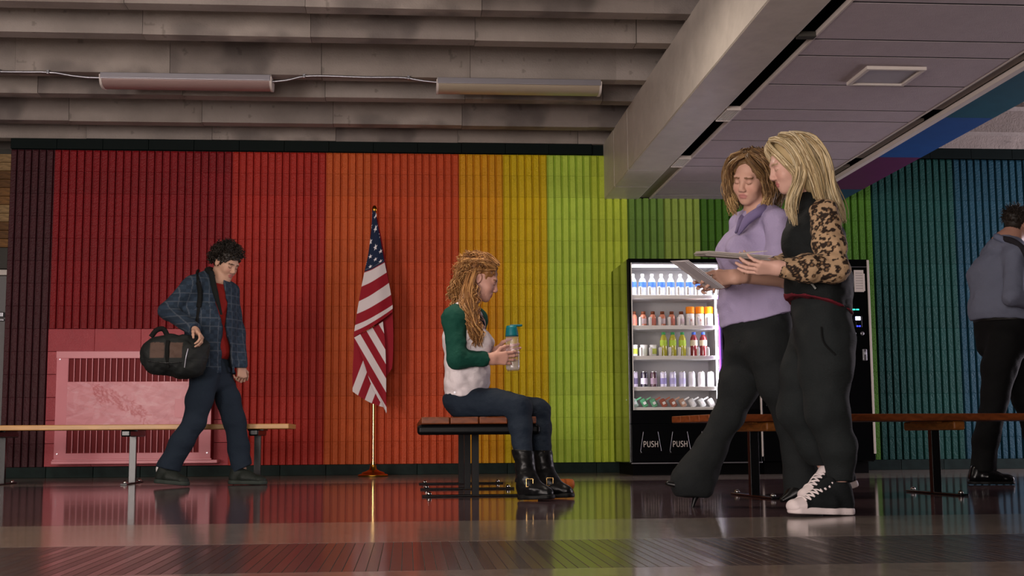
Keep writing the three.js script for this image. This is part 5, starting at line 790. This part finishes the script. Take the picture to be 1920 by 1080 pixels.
  const gd = []; for (const q of [-1, 1]) { gd.push([[H.at(q * 0.02, 0.125, 0.03), H.at(q * 0.07, 0.105, 0.03), H.at(q * 0.108, 0.03, 0.01), H.at(q * 0.115, -0.05, 0.01), H.at(q * 0.1, -0.125, 0.03)], 80, 0.034, 0.0065, 0.01, q > 0 ? R : R]); gd.push([[H.at(q * 0.03, 0.125, -0.02), H.at(q * 0.085, 0.08, -0.05), H.at(q * 0.112, -0.02, -0.06), H.at(q * 0.1, -0.14, -0.05)], 90, 0.042, 0.007, 0.011, R]); gd.push([[H.at(q * 0.08, 0.02, 0.02), H.at(q * 0.1, -0.06, 0.02), H.at(q * 0.09, -0.13, 0.03), H.at(q * 0.085, -0.165, 0.035)], 40, 0.028, 0.006, 0.01, R2]); }
  for (const q of [-1, 1]) gd.push([[H.at(0.012, 0.125, 0.05), H.at(q * 0.035 + 0.008, 0.108, 0.088), H.at(q * 0.075, 0.055, 0.075), H.at(q * 0.092, -0.01, 0.045), H.at(q * 0.092, -0.08, 0.04)], 50, 0.016, 0.006, 0.006, R]);
  gd.push([[H.at(0, 0.12, -0.06), H.at(0, 0.05, -0.13), H.at(0, -0.05, -0.13), H.at(0, -0.14, -0.11)], 90, 0.06, 0.007, 0.011, R]);
  add('hair', [tint(hv, R[1]), ...locks(gd, { tip: 0.8 })], hairMat);
}
// papers held by the lavender woman
{
  const c = [1.260, 1.023, 6.270], t = thing('paper_sheets', 'loose white sheets held low in the lavender woman\'s hand before the bright machine', 'papers', ...c);
  for (let i = 0; i < 3; i++) part(t, 'sheet', box(0.2, 0.0012, 0.27, 0, 0, i * 0.003, i * 0.004 - 0.06), std([0xc4bec4, 0xcdc7cb, 0xd2cccf][i], 0.7), 0, 0, 0, 0.12, 0.04 * i, -0.62);
}

// ---- blonde woman, near one of the pair -------------------------------------------------------
{
  const base = [1.72, 0, 6.35], { t, add } = person('walking woman with long blonde hair, leopard-print sleeves and black sneakers', base);
  const SK = [0.52, 0.31, 0.25], la = [-0.22, 0, 0.97];
  const H = makeHead([1.644, 1.488, 6.400], [-0.94, -0.3, -0.06], [-0.28, 0.95, 0.05], { skin: SK, s: 0.98, scalp: [0.3, 0.22, 0.12], lids: true, brow: [0.3, 0.2, 0.12], lip: [0.42, 0.15, 0.14] });
  const neck = [1.710, 1.330, 6.380], chest = [1.741, 1.159, 6.370], waist = [1.752, 0.981, 6.360], pelv = [1.764, 0.808, 6.360];
  const sL = [1.725, 1.249, 6.550], eL = [1.731, 1.006, 6.640], wL = [1.493, 1.000, 6.680], sR = [1.754, 1.315, 6.200], eR = [1.759, 1.072, 6.190], wR = [1.562, 1.060, 6.330];
  const hL = [1.756, 0.722, 6.440], kL = [1.736, 0.443, 6.470], aL = [1.796, 0.155, 6.430], hR = [1.768, 0.736, 6.260], kR = [1.685, 0.441, 6.220], aR = [1.829, 0.182, 6.180];
  const hold = { s: 0.96, curl: [[0.12, 0.3, 0.25], [0.15, 0.35, 0.25], [0.2, 0.4, 0.3], [0.3, 0.4, 0.3]], thumb: [[0.8, 0.5, 0.25], [0.98, 0.1, 0.1], [1, 0, 0.05]] };
  const cuffCut = (p, d, r) => cut({ k: 0.004, op: 1, lo: p, hi: p, d: (x, y, z) => Math.max(-dot3(sub3([x, y, z], p), d), len3(sub3([x, y, z], p)) - r) });
  add('body', [net(field([...H.pr, cap(H.at(0, -0.07, -0.03), neck, 0.048, 0.055, 0.03), cap(neck, chest, 0.055, 0.085, 0.05, [la, 0.66])]), 0.004, H.color),
    net(field([...makeHand(wL, [-1, 0.05, -0.12], [0.05, 0.75, -0.6], [-0.2, 0.3, -0.9], hold), cap(eL, wL, 0.038, 0.0265)]), 0.0035, () => SK),
    net(field([...makeHand(wR, [-1, 0.05, 0.2], [0.05, 0.75, 0.6], [-0.2, 0.3, 0.9], hold), cap(eR, wR, 0.038, 0.0265)]), 0.0035, () => SK),
    net(field([cap(chest, pelv, 0.088, 0.095, 0.05, [la, 0.62]), ...chain([sL, eL], [0.042, 0.038]), ...chain([sR, eR], [0.042, 0.038]), ...chain([hL, kL, aL], [0.07, 0.05, 0.036]), ...chain([hR, kR, aR], [0.07, 0.05, 0.036])]), 0.014, () => SK)], skinMat);
  const fs = folds(0.012, 16, 12);
  const vest = [cap(add3(neck, [0, -0.045, 0]), chest, 0.078, 0.118, 0.05, [la, 0.64]), cap(chest, waist, 0.118, 0.13, 0.05, [la, 0.66]), cap(waist, [1.764, 0.866, 6.360], 0.13, 0.132, 0.05, [la, 0.64]), ell([1.651, 1.143, 6.430], [0.06, 0.075, 0.065], undefined, 0.05), ell([1.695, 1.164, 6.290], [0.06, 0.075, 0.065], undefined, 0.05), cap(neck, sL, 0.05, 0.05, 0.05), cap(neck, sR, 0.05, 0.05, 0.05)];
  const hem = [1.741, 0.875, 6.360], hn = nrm([-0.3, -1, 0.0]);
  add('vest', net(field([...vest, cut(cap(H.at(0, -0.1, -0.03), neck, 0.056, 0.06, 0.01)), plane(hem, hn, 0.01)], fs), 0.0065), cloth(0x0b0f10, 0.8));
  add('hem_stripe', net(field([...vest.map((p) => ({ ...p, d: (x, y, z) => p.d(x, y, z) - 0.003 })), plane(hem, hn), plane(add3(hem, mul3(hn, -0.014)), mul3(hn, -1))], fs), 0.006), cloth(0x5a1420, 0.8));
  const sl = (s, e, w) => { const d = nrm(sub3(w, e)), end = add3(w, mul3(d, -0.012)); return field([...chain([s, mix3(s, e, 0.55), e, mix3(e, w, 0.5), end], [0.062, 0.062, 0.058, 0.056, 0.04], 0.03), cuffCut(end, d, 0.08)], folds(0.012, 24, 20)); };
  const leo = (x, y, z, a, b, c) => {
    let best = 9, sec = 9, id = 0; const S = 40, px = x * S, py = y * S * 1.25, pz = z * S, X = Math.floor(px), Y = Math.floor(py), Z = Math.floor(pz);
    for (let i = -1; i < 2; i++) for (let j = -1; j < 2; j++) for (let k = -1; k < 2; k++) { const hx = X + i, hy = Y + j, hz = Z + k, d = Math.hypot(hx + hash3(hx, hy, hz) - px, hy + hash3(hx + 71, hy, hz) - py, hz + hash3(hx, hy + 37, hz) - pz); if (d < best) { sec = best; best = d; id = hash3(hx, hy, hz + 5); } else if (d < sec) sec = d; }
    const w = vnoise(x * 90, y * 90, z * 90); const ring = best + w * 0.35; if (id < 0.95 && ring > 0.2 && ring < 0.54 && vnoise(x * 40 + 3, y * 40, z * 40) < 0.28) return [0.022, 0.013, 0.009]; if (id < 0.95 && ring <= 0.2) return [0.16, 0.09, 0.045]; return [0.36, 0.24, 0.14];
  };
  const lm = vcol(0.8, { bumpMap: bumpFine, bumpScale: 0.001 });
  add('sleeve', net(sl(sL, eL, wL), 0.0045, leo), lm); add('sleeve', net(sl(sR, eR, wR), 0.006, leo), lm);
  for (const [e, w] of [[eL, wL], [eR, wR]]) { const d = nrm(sub3(w, e)); add('cuff', net(field([cap(add3(w, mul3(d, -0.022)), add3(w, mul3(d, -0.004)), 0.036, 0.034), cut(cap(e, add3(w, mul3(d, 0.06)), 0.028, 0.028, 0.004))]), 0.004, leo), lm); }
  const dk = cloth(0x171b1c, 0.85), wrp = folds(0.016, 11, 9);
  const ank = (p, y) => cut({ k: 0.006, op: 1, lo: p, hi: p, d: (x, yy, z) => Math.max(yy - y, len3(sub3([x, yy, z], p)) - 0.16) });
  add('trousers', net(field([cap([1.764, 0.866, 6.360], [1.771, 0.728, 6.360], 0.126, 0.124, 0.05, [la, 0.66]), ...chain([hL, [1.741, 0.609, 6.460], kL, [1.786, 0.277, 6.450], aL], [0.116, 0.108, 0.086, 0.074, 0.052], 0.035), ...chain([hR, [1.722, 0.598, 6.240], kR, [1.767, 0.287, 6.200], aR], [0.112, 0.1, 0.082, 0.07, 0.056], 0.035), ank(aL, [1.795, 0.140, 6.430][1]), ank(aR, [1.830, 0.200, 6.180][1])], wrp), 0.0065), dk);
  add('pocket_seam', tube([V(...add3([1.698, 0.774, 6.360], [0, 0, 0.19])), V(...add3([1.703, 0.710, 6.360], [0, 0, 0.2])), V(...add3([1.745, 0.655, 6.360], [0, 0, 0.22]))], 0.004, 6, 16), std(0x060708, 0.9));
  // drawstring end below the vest
  { const vf = field(vest); const on = ([x, y]) => { let z = 6.9; for (let k = 0; k < 80 && z > 6.3; k++) { const d = vf(x, y, z); if (d < 0.001) break; z -= Math.max(0.002, Math.min(0.05, d * 0.8)); } return V(x, y, z + 0.005); };
    add('drawstring', tube([on([1.643, 0.975, 6.550]), on([1.662, 0.953, 6.550]), on([1.677, 0.931, 6.550])], 0.005, 6, 10), std(0x8a8c88, 0.7)); }
  // canvas high-top sneakers
  const canvas = cloth(0x0c1012, 0.85), rub = std(0xc9bcbc, 0.55), lc = std(0xd2c6c6, 0.8);
  for (const [heel, toe, up, ank2] of [[[1.848, -0.001, 6.420], [1.548, 0.013, 6.500], [0, 1, 0], aL], [[1.953, 0.107, 6.180], [1.687, 0.039, 6.240], [-0.28, 1, 0], aR]]) {
    const s = shoePrims(heel, toe, up, 0.66, 0.1);
    add('sneaker', net(field([...s.upper.slice(0, -1), cap(s.at(0.22, 0.08), s.at(0.25, 0.128), 0.045, 0.047, 0.03), cap(s.at(0.3, 0.1), s.at(0.58, 0.06), 0.036, 0.034, 0.03), plane(s.at(0.24, 0.135), s.u), cut(cap(s.at(0.25, 0.11), s.at(0.26, 0.2), 0.038, 0.038, 0.004)), plane(s.at(0.5, 0.02), mul3(s.u, -1)), plane(s.at(0.83, 0.03), s.d, 0.01)]), 0.0045), canvas);
    add('rubber_sole', net(field(s.sole(0.03, 0.004)), 0.0045), rub);
    add('sole_line', net(field([...s.sole(0.012, 0.0058).slice(0, 3), plane(s.at(0.5, 0.0085), mul3(s.u, -1)), plane(s.at(0.5, 0.012), s.u), plane(s.at(0.62, 0), s.d)]), 0.0035), std(0x23201f, 0.6));
    add('toe_cap', net(field([cap(s.at(0.8, 0.034), s.at(0.9, 0.03), 0.0345, 0.03, 0.02, [s.side, 0.68]), plane(s.at(0.79, 0.02), mul3(s.d, -1)), plane(s.at(0.5, 0.012), mul3(s.u, -1))]), 0.0045), rub);
    add('tongue', net(field([cap(s.at(0.36, 0.135), s.at(0.66, 0.068), 0.02, 0.018, 0.01, [s.side, 0.6])]), 0.005), heel[2] < 6.3 ? lc : canvas);
    const upF = field([...s.upper.slice(0, -1), cap(s.at(0.22, 0.08), s.at(0.25, 0.128), 0.045, 0.047, 0.03), cap(s.at(0.3, 0.1), s.at(0.58, 0.06), 0.036, 0.034, 0.03)]);
    const onUp = (a, h, c) => { const n = nrm(add3(add3(s.u, mul3(s.d, 0.75)), mul3(s.side, c * 16))); let p = add3(s.at(a, h, c), mul3(n, 0.14)); for (let i = 0; i < 60; i++) { const d = upF(...p); if (d < 0.003) break; p = add3(p, mul3(n, -Math.max(0.001, Math.min(0.03, d * 0.8)))); } return V(...p); };
    for (let k = 0; k < 7; k++) { const f = k / 6, a = lerp(0.74, 0.4, f), hh = lerp(0.03, 0.1, f); for (const q of [-1, 1]) add('lace', tube([onUp(a, hh, q * 0.03), onUp(a - 0.015, hh + 0.006, q * 0.014), onUp(a - 0.035, hh + 0.012, -q * 0.012), onUp(a - 0.05, hh + 0.016, -q * 0.028)], 0.0042, 6, 10), lc); }
  }
  const R = [[0.5, 0.4, 0.24], [0.36, 0.27, 0.14], [0.6, 0.5, 0.33], [0.26, 0.18, 0.09]], q = dot3(H.r, [0, 0, 1]) > 0 ? 1 : -1, hp = (x, y, z) => H.at(x * q, y, z);
  const hv = net(field([ell(H.at(0, 0.04, -0.028), [0.088, 0.092, 0.104], [H.r, H.u, H.f]), cap(hp(0.06, 0.02, -0.03), hp(0.07, -0.12, -0.03), 0.04, 0.03, 0.04), cap(hp(-0.06, 0.02, -0.03), hp(-0.06, -0.12, -0.03), 0.04, 0.03, 0.04), cap(H.at(0, 0, -0.09), [1.804, 1.299, 6.400], 0.06, 0.05, 0.04), cut(ell(H.at(0, -0.06, 0.12), [0.09, 0.125, 0.088], [H.r, H.u, H.f], 0.01))]), 0.006);
  const gd = [
    [[hp(-0.015, 0.125, 0.055), hp(0.02, 0.11, 0.078), hp(0.062, 0.065, 0.072), hp(0.08, 0.0, 0.045), hp(0.085, -0.06, 0.025), [1.590, 1.315, 6.530]], 60, 0.015, 0.006, 0.003, R], [[hp(-0.015, 0.125, 0.055), hp(-0.05, 0.1, 0.072), hp(-0.08, 0.04, 0.055), hp(-0.085, -0.06, 0.03)], 40, 0.015, 0.006, 0.003, R],
    [[hp(0.01, 0.128, 0.05), hp(0.06, 0.115, 0.03), hp(0.092, 0.04, 0.0), hp(0.088, -0.05, 0.0), [1.591, 1.285, 6.530], [1.608, 1.217, 6.520]], 110, 0.03, 0.006, 0.003, R], [[hp(0.01, 0.132, 0.0), hp(0.075, 0.1, -0.03), hp(0.095, 0.0, -0.05), hp(0.09, -0.08, -0.05), [1.724, 1.247, 6.560]], 110, 0.035, 0.0065, 0.003, R], [[hp(0.01, 0.125, -0.04), hp(0.07, 0.08, -0.09), hp(0.075, -0.02, -0.12), [1.781, 1.338, 6.500], [1.824, 1.240, 6.500]], 100, 0.035, 0.0065, 0.003, R],
    [[hp(-0.02, 0.125, -0.03), hp(-0.05, 0.07, -0.1), hp(-0.05, -0.03, -0.13), [1.847, 1.357, 6.340], [1.872, 1.255, 6.360]], 80, 0.04, 0.0065, 0.003, R], [[hp(-0.01, 0.128, 0.04), hp(-0.07, 0.1, 0.02), hp(-0.092, 0.02, 0.0), hp(-0.085, -0.09, 0.01), [1.665, 1.297, 6.270]], 70, 0.028, 0.006, 0.003, R]];
  add('hair', [tint(hv, R[1]), ...locks(gd, { tip: 0.55 })], hairMat);
}
{ // folder and papers
  const c = [1.344, 1.072, 6.500], t = thing('paper_stack', 'grey stack of papers carried flat by the blonde woman', 'papers', ...c);
  part(t, 'backing_board', box(0.27, 0.006, 0.21, 0.002), std(0x8d8580, 0.7), 0, -0.004, 0, 0.13, 0, -0.07);
  for (let i = 0; i < 4; i++) part(t, 'sheet', box(0.268, 0.002, 0.208, 0), std([0x9e9590, 0xa9a09a, 0xb6aca6, 0xc0b7b0][i], 0.7), -0.006 + i * 0.004, 0.002 + i * 0.0028, 0.003 * i, 0.13, 0.02 * (i - 1), -0.07);
  part(t, 'raised_sheet', box(0.12, 0.0015, 0.18, 0), std(0xc8beb6, 0.7), 0.06, 0.016, 0, 0.13, 0.1, 0.12);
}

// ---- man at the right edge --------------------------------------------------------------------
{
  const base = [3.83, 0, 3.5], { t, add } = person('bearded man in a grey-blue shirt and black trousers walking off the right edge', base);
  const SK = [0.42, 0.22, 0.16], la = [0.62, 0, 0.78];
  const H = makeHead([4.077, 1.711, 3.500], [0.86, -0.38, -0.32], [0.3, 0.92, -0.1], { skin: SK, scalp: [0.02, 0.014, 0.01], beard: [0.06, 0.035, 0.025], lids: true });
  const neck = [3.986, 1.609, 3.500], chest = [3.939, 1.400, 3.500], waist = [3.925, 1.150, 3.500], pelv = [3.931, 0.972, 3.500];
  const sR = [3.969, 1.493, 3.660], eR = [3.891, 1.207, 3.760], wR = [4.072, 1.156, 3.720], sL = [3.954, 1.538, 3.340], eL = [4.050, 1.281, 3.220], wL = [4.228, 1.243, 3.300];
  const hR = [3.920, 0.931, 3.580], kR = [3.821, 0.565, 3.580], aR = [3.733, 0.106, 3.540], hL = [4.004, 0.943, 3.420], kL = [4.112, 0.569, 3.400], aL = [4.235, 0.133, 3.400];
  const c2 = { curl: [[0.5, 0.6, 0.4], [0.55, 0.65, 0.4], [0.6, 0.7, 0.45], [0.65, 0.7, 0.5]] };
  add('body', [net(field([...H.pr, cap(H.at(0, -0.06, -0.03), neck, 0.056, 0.064, 0.03), cap(neck, chest, 0.06, 0.09, 0.05, [la, 0.6])]), 0.0045, H.color),
    net(field([...makeHand(wR, [0.95, 0.3, 0], [-0.3, 0.6, -0.7], [0, 0.8, -0.3], c2), ...chain([eR, wR], [0.04, 0.028])]), 0.0035, () => SK), net(field([...makeHand(wL, [0.95, 0.3, 0.1], [-0.3, 0.6, 0.7], [0, 0.8, 0.3], c2), ...chain([eL, wL], [0.04, 0.028])]), 0.0035, () => SK),
    net(field([cap(chest, pelv, 0.1, 0.1, 0.05, [la, 0.62]), ...chain([sR, eR], [0.045, 0.04]), ...chain([sL, eL], [0.045, 0.04]), ...chain([hR, kR, aR], [0.075, 0.055, 0.04]), ...chain([hL, kL, aL], [0.075, 0.055, 0.04])]), 0.014, () => SK)], skinMat);
  const fs = folds(0.014, 13, 12);
  const end = (e, w, f2) => { const d = nrm(sub3(w, e)), p = mix3(e, w, f2); return cut({ k: 0.004, op: 1, lo: p, hi: p, d: (x, y, z) => Math.max(-dot3(sub3([x, y, z], p), d), len3(sub3([x, y, z], p)) - 0.09) }); };
  const shirt = field([cap(add3(neck, [-0.01, -0.06, 0]), chest, 0.085, 0.13, 0.05, [la, 0.6]), cap(chest, waist, 0.132, 0.132, 0.05, [la, 0.64]), cap(waist, [3.936, 1.079, 3.500], 0.132, 0.126, 0.05, [la, 0.66]), cap(neck, sR, 0.055, 0.066, 0.05), cap(neck, sL, 0.055, 0.064, 0.05), ...chain([sR, eR, wR], [0.068, 0.062, 0.046], 0.03), ...chain([sL, eL, wL], [0.066, 0.06, 0.046], 0.03), cut(cap(H.at(0, -0.1, -0.03), neck, 0.06, 0.066, 0.01)), plane([3.929, 1.075, 3.500], [-0.05, -1, 0], 0.01), end(eR, wR, 0.92), end(eL, wL, 0.92)], fs);
  add('shirt', net(shirt, 0.0075), cloth(0x6e7488, 0.85));
  add('collar', [tube([V(...[3.950, 1.647, 3.440]), V(...[3.907, 1.624, 3.560]), V(...[3.963, 1.579, 3.600]), V(...[4.028, 1.543, 3.560])], [0.022, 0.024, 0.022, 0.012], 8, 20)], cloth(0x77809a, 0.85));
  { const P = []; for (const [px, py] of [[3.921, 1.623, 3.500], [3.962, 1.573, 3.500], [4.006, 1.494, 3.500], [4.038, 1.408, 3.500], [4.060, 1.322, 3.500]].map((p) => [p[0], p[1]])) { let z = 4; for (let i = 0; i < 80 && z > 3.2; i++) { const d = shirt(px, py, z); if (d < 0.001) break; z -= Math.max(0.002, Math.min(0.05, d * 0.8)); } P.push(V(px, py, z + 0.002)); } add('shoulder_strap', tube(P, [0.018, 0.022, 0.026, 0.028, 0.022], 8, 24), cloth(0x2c2a30, 0.8)); }
  add('belt', net(field([cap([3.933, 1.086, 3.500], [3.932, 1.065, 3.500], 0.128, 0.128, 0.03, [la, 0.66]), plane([3.934, 1.107, 3.500], [0, 1, 0]), plane([3.932, 1.065, 3.500], [0, -1, 0])]), 0.007), std(0x09090a, 0.5));
  const blk = cloth(0x08090b, 0.85);
  add('trousers', net(field([cap([3.932, 1.057, 3.500], [3.935, 0.919, 3.500], 0.126, 0.124, 0.05, [la, 0.66]), ...chain([hR, [3.860, 0.756, 3.580], kR, [3.759, 0.306, 3.560], aR], [0.115, 0.108, 0.085, 0.08, 0.08], 0.035), ...chain([hL, [4.061, 0.764, 3.420], kL, [4.182, 0.303, 3.400], aL], [0.11, 0.1, 0.08, 0.075, 0.075], 0.035), plane([3.933, 1.075, 3.500], [0, 1, 0]), plane([3.734, 0.079, 3.550], [-0.1, -1, 0])], folds(0.014, 11, 9)), 0.008), blk);
  const lea = std(0x0a0b0d, 0.22);
  for (const [h, to] of [[[3.631, 0.004, 3.540], [3.918, 0.003, 3.600]], [[4.141, 0.022, 3.400], [4.405, 0.009, 3.400]]]) {
    const s = shoePrims(h, to, [0, 1, 0], 0.66, 0.095); add('shoe', net(field(s.upper), 0.005), lea); add('shoe_sole', net(field(s.sole(0.02, 0.006)), 0.005), std(0x060606, 0.6));
    for (let k = 0; k < 3; k++) { const a = 0.46 + k * 0.07, hh = 0.094 - k * 0.01; add('lace', tube([V(...s.at(a, hh - 0.012, 0.025)), V(...s.at(a + 0.01, hh, 0)), V(...s.at(a, hh - 0.012, -0.025))], 0.003, 6, 8), std(0x0c0c0e, 0.8)); }
  }
  const dark = [[0.03, 0.022, 0.017], [0.018, 0.013, 0.01], [0.055, 0.042, 0.034]];
  const hg = [tint(net(field([ell(H.at(0, 0.042, -0.025), [0.082, 0.086, 0.1], [H.r, H.u, H.f]), cut(ell(H.at(0, -0.06, 0.09), [0.1, 0.135, 0.11], [H.r, H.u, H.f], 0.01)), plane(H.at(0, -0.05, -0.08), mul3(H.u, -1)), cut(ell(H.at(0, -0.11, -0.02), [0.11, 0.09, 0.08], [H.r, H.u, H.f], 0.01))], folds(0.008, 60, 60)), 0.005), dark[1])];
  for (let i = 0; i < 420; i++) { const a = rr(0, 6.283), e = Math.asin(rr(-0.35, 1)), d = [Math.cos(e) * Math.cos(a), Math.sin(e), Math.cos(e) * Math.sin(a)]; if (d[2] > 0.3 && d[1] < 0.45 || d[2] > -0.1 && d[1] < 0.15) continue; const p = H.at(d[0] * 0.08, 0.042 + d[1] * 0.084, -0.025 + d[2] * 0.098), o = nrm(sub3(p, H.at(0, 0.03, -0.02))), bk = nrm(add3(mul3(H.f, rr(-0.6, 0.5)), mul3(H.u, rr(-0.8, 0.3)))); hg.push(tint(tube([V(...add3(p, mul3(o, -0.004))), V(...add3(add3(p, mul3(o, 0.006)), mul3(bk, 0.012))), V(...add3(add3(p, mul3(o, 0.008)), mul3(bk, 0.03)))], (u) => 0.0035 * (1 - 0.7 * u), 4, 5), dark[i % 3])); }
  add('hair', hg, hairMat);
}
{ const c = [4.049, 1.359, 3.660], t = thing('white_papers', 'bright white papers held up by the man at the right edge', 'papers', ...c); for (let i = 0; i < 2; i++) part(t, 'sheet', box(0.16, 0.22, 0.0012), M.white, 0.01 * i, 0, -0.003 * i, -0.5, 0.5, 0.35); }

renderer.render(scene, camera);
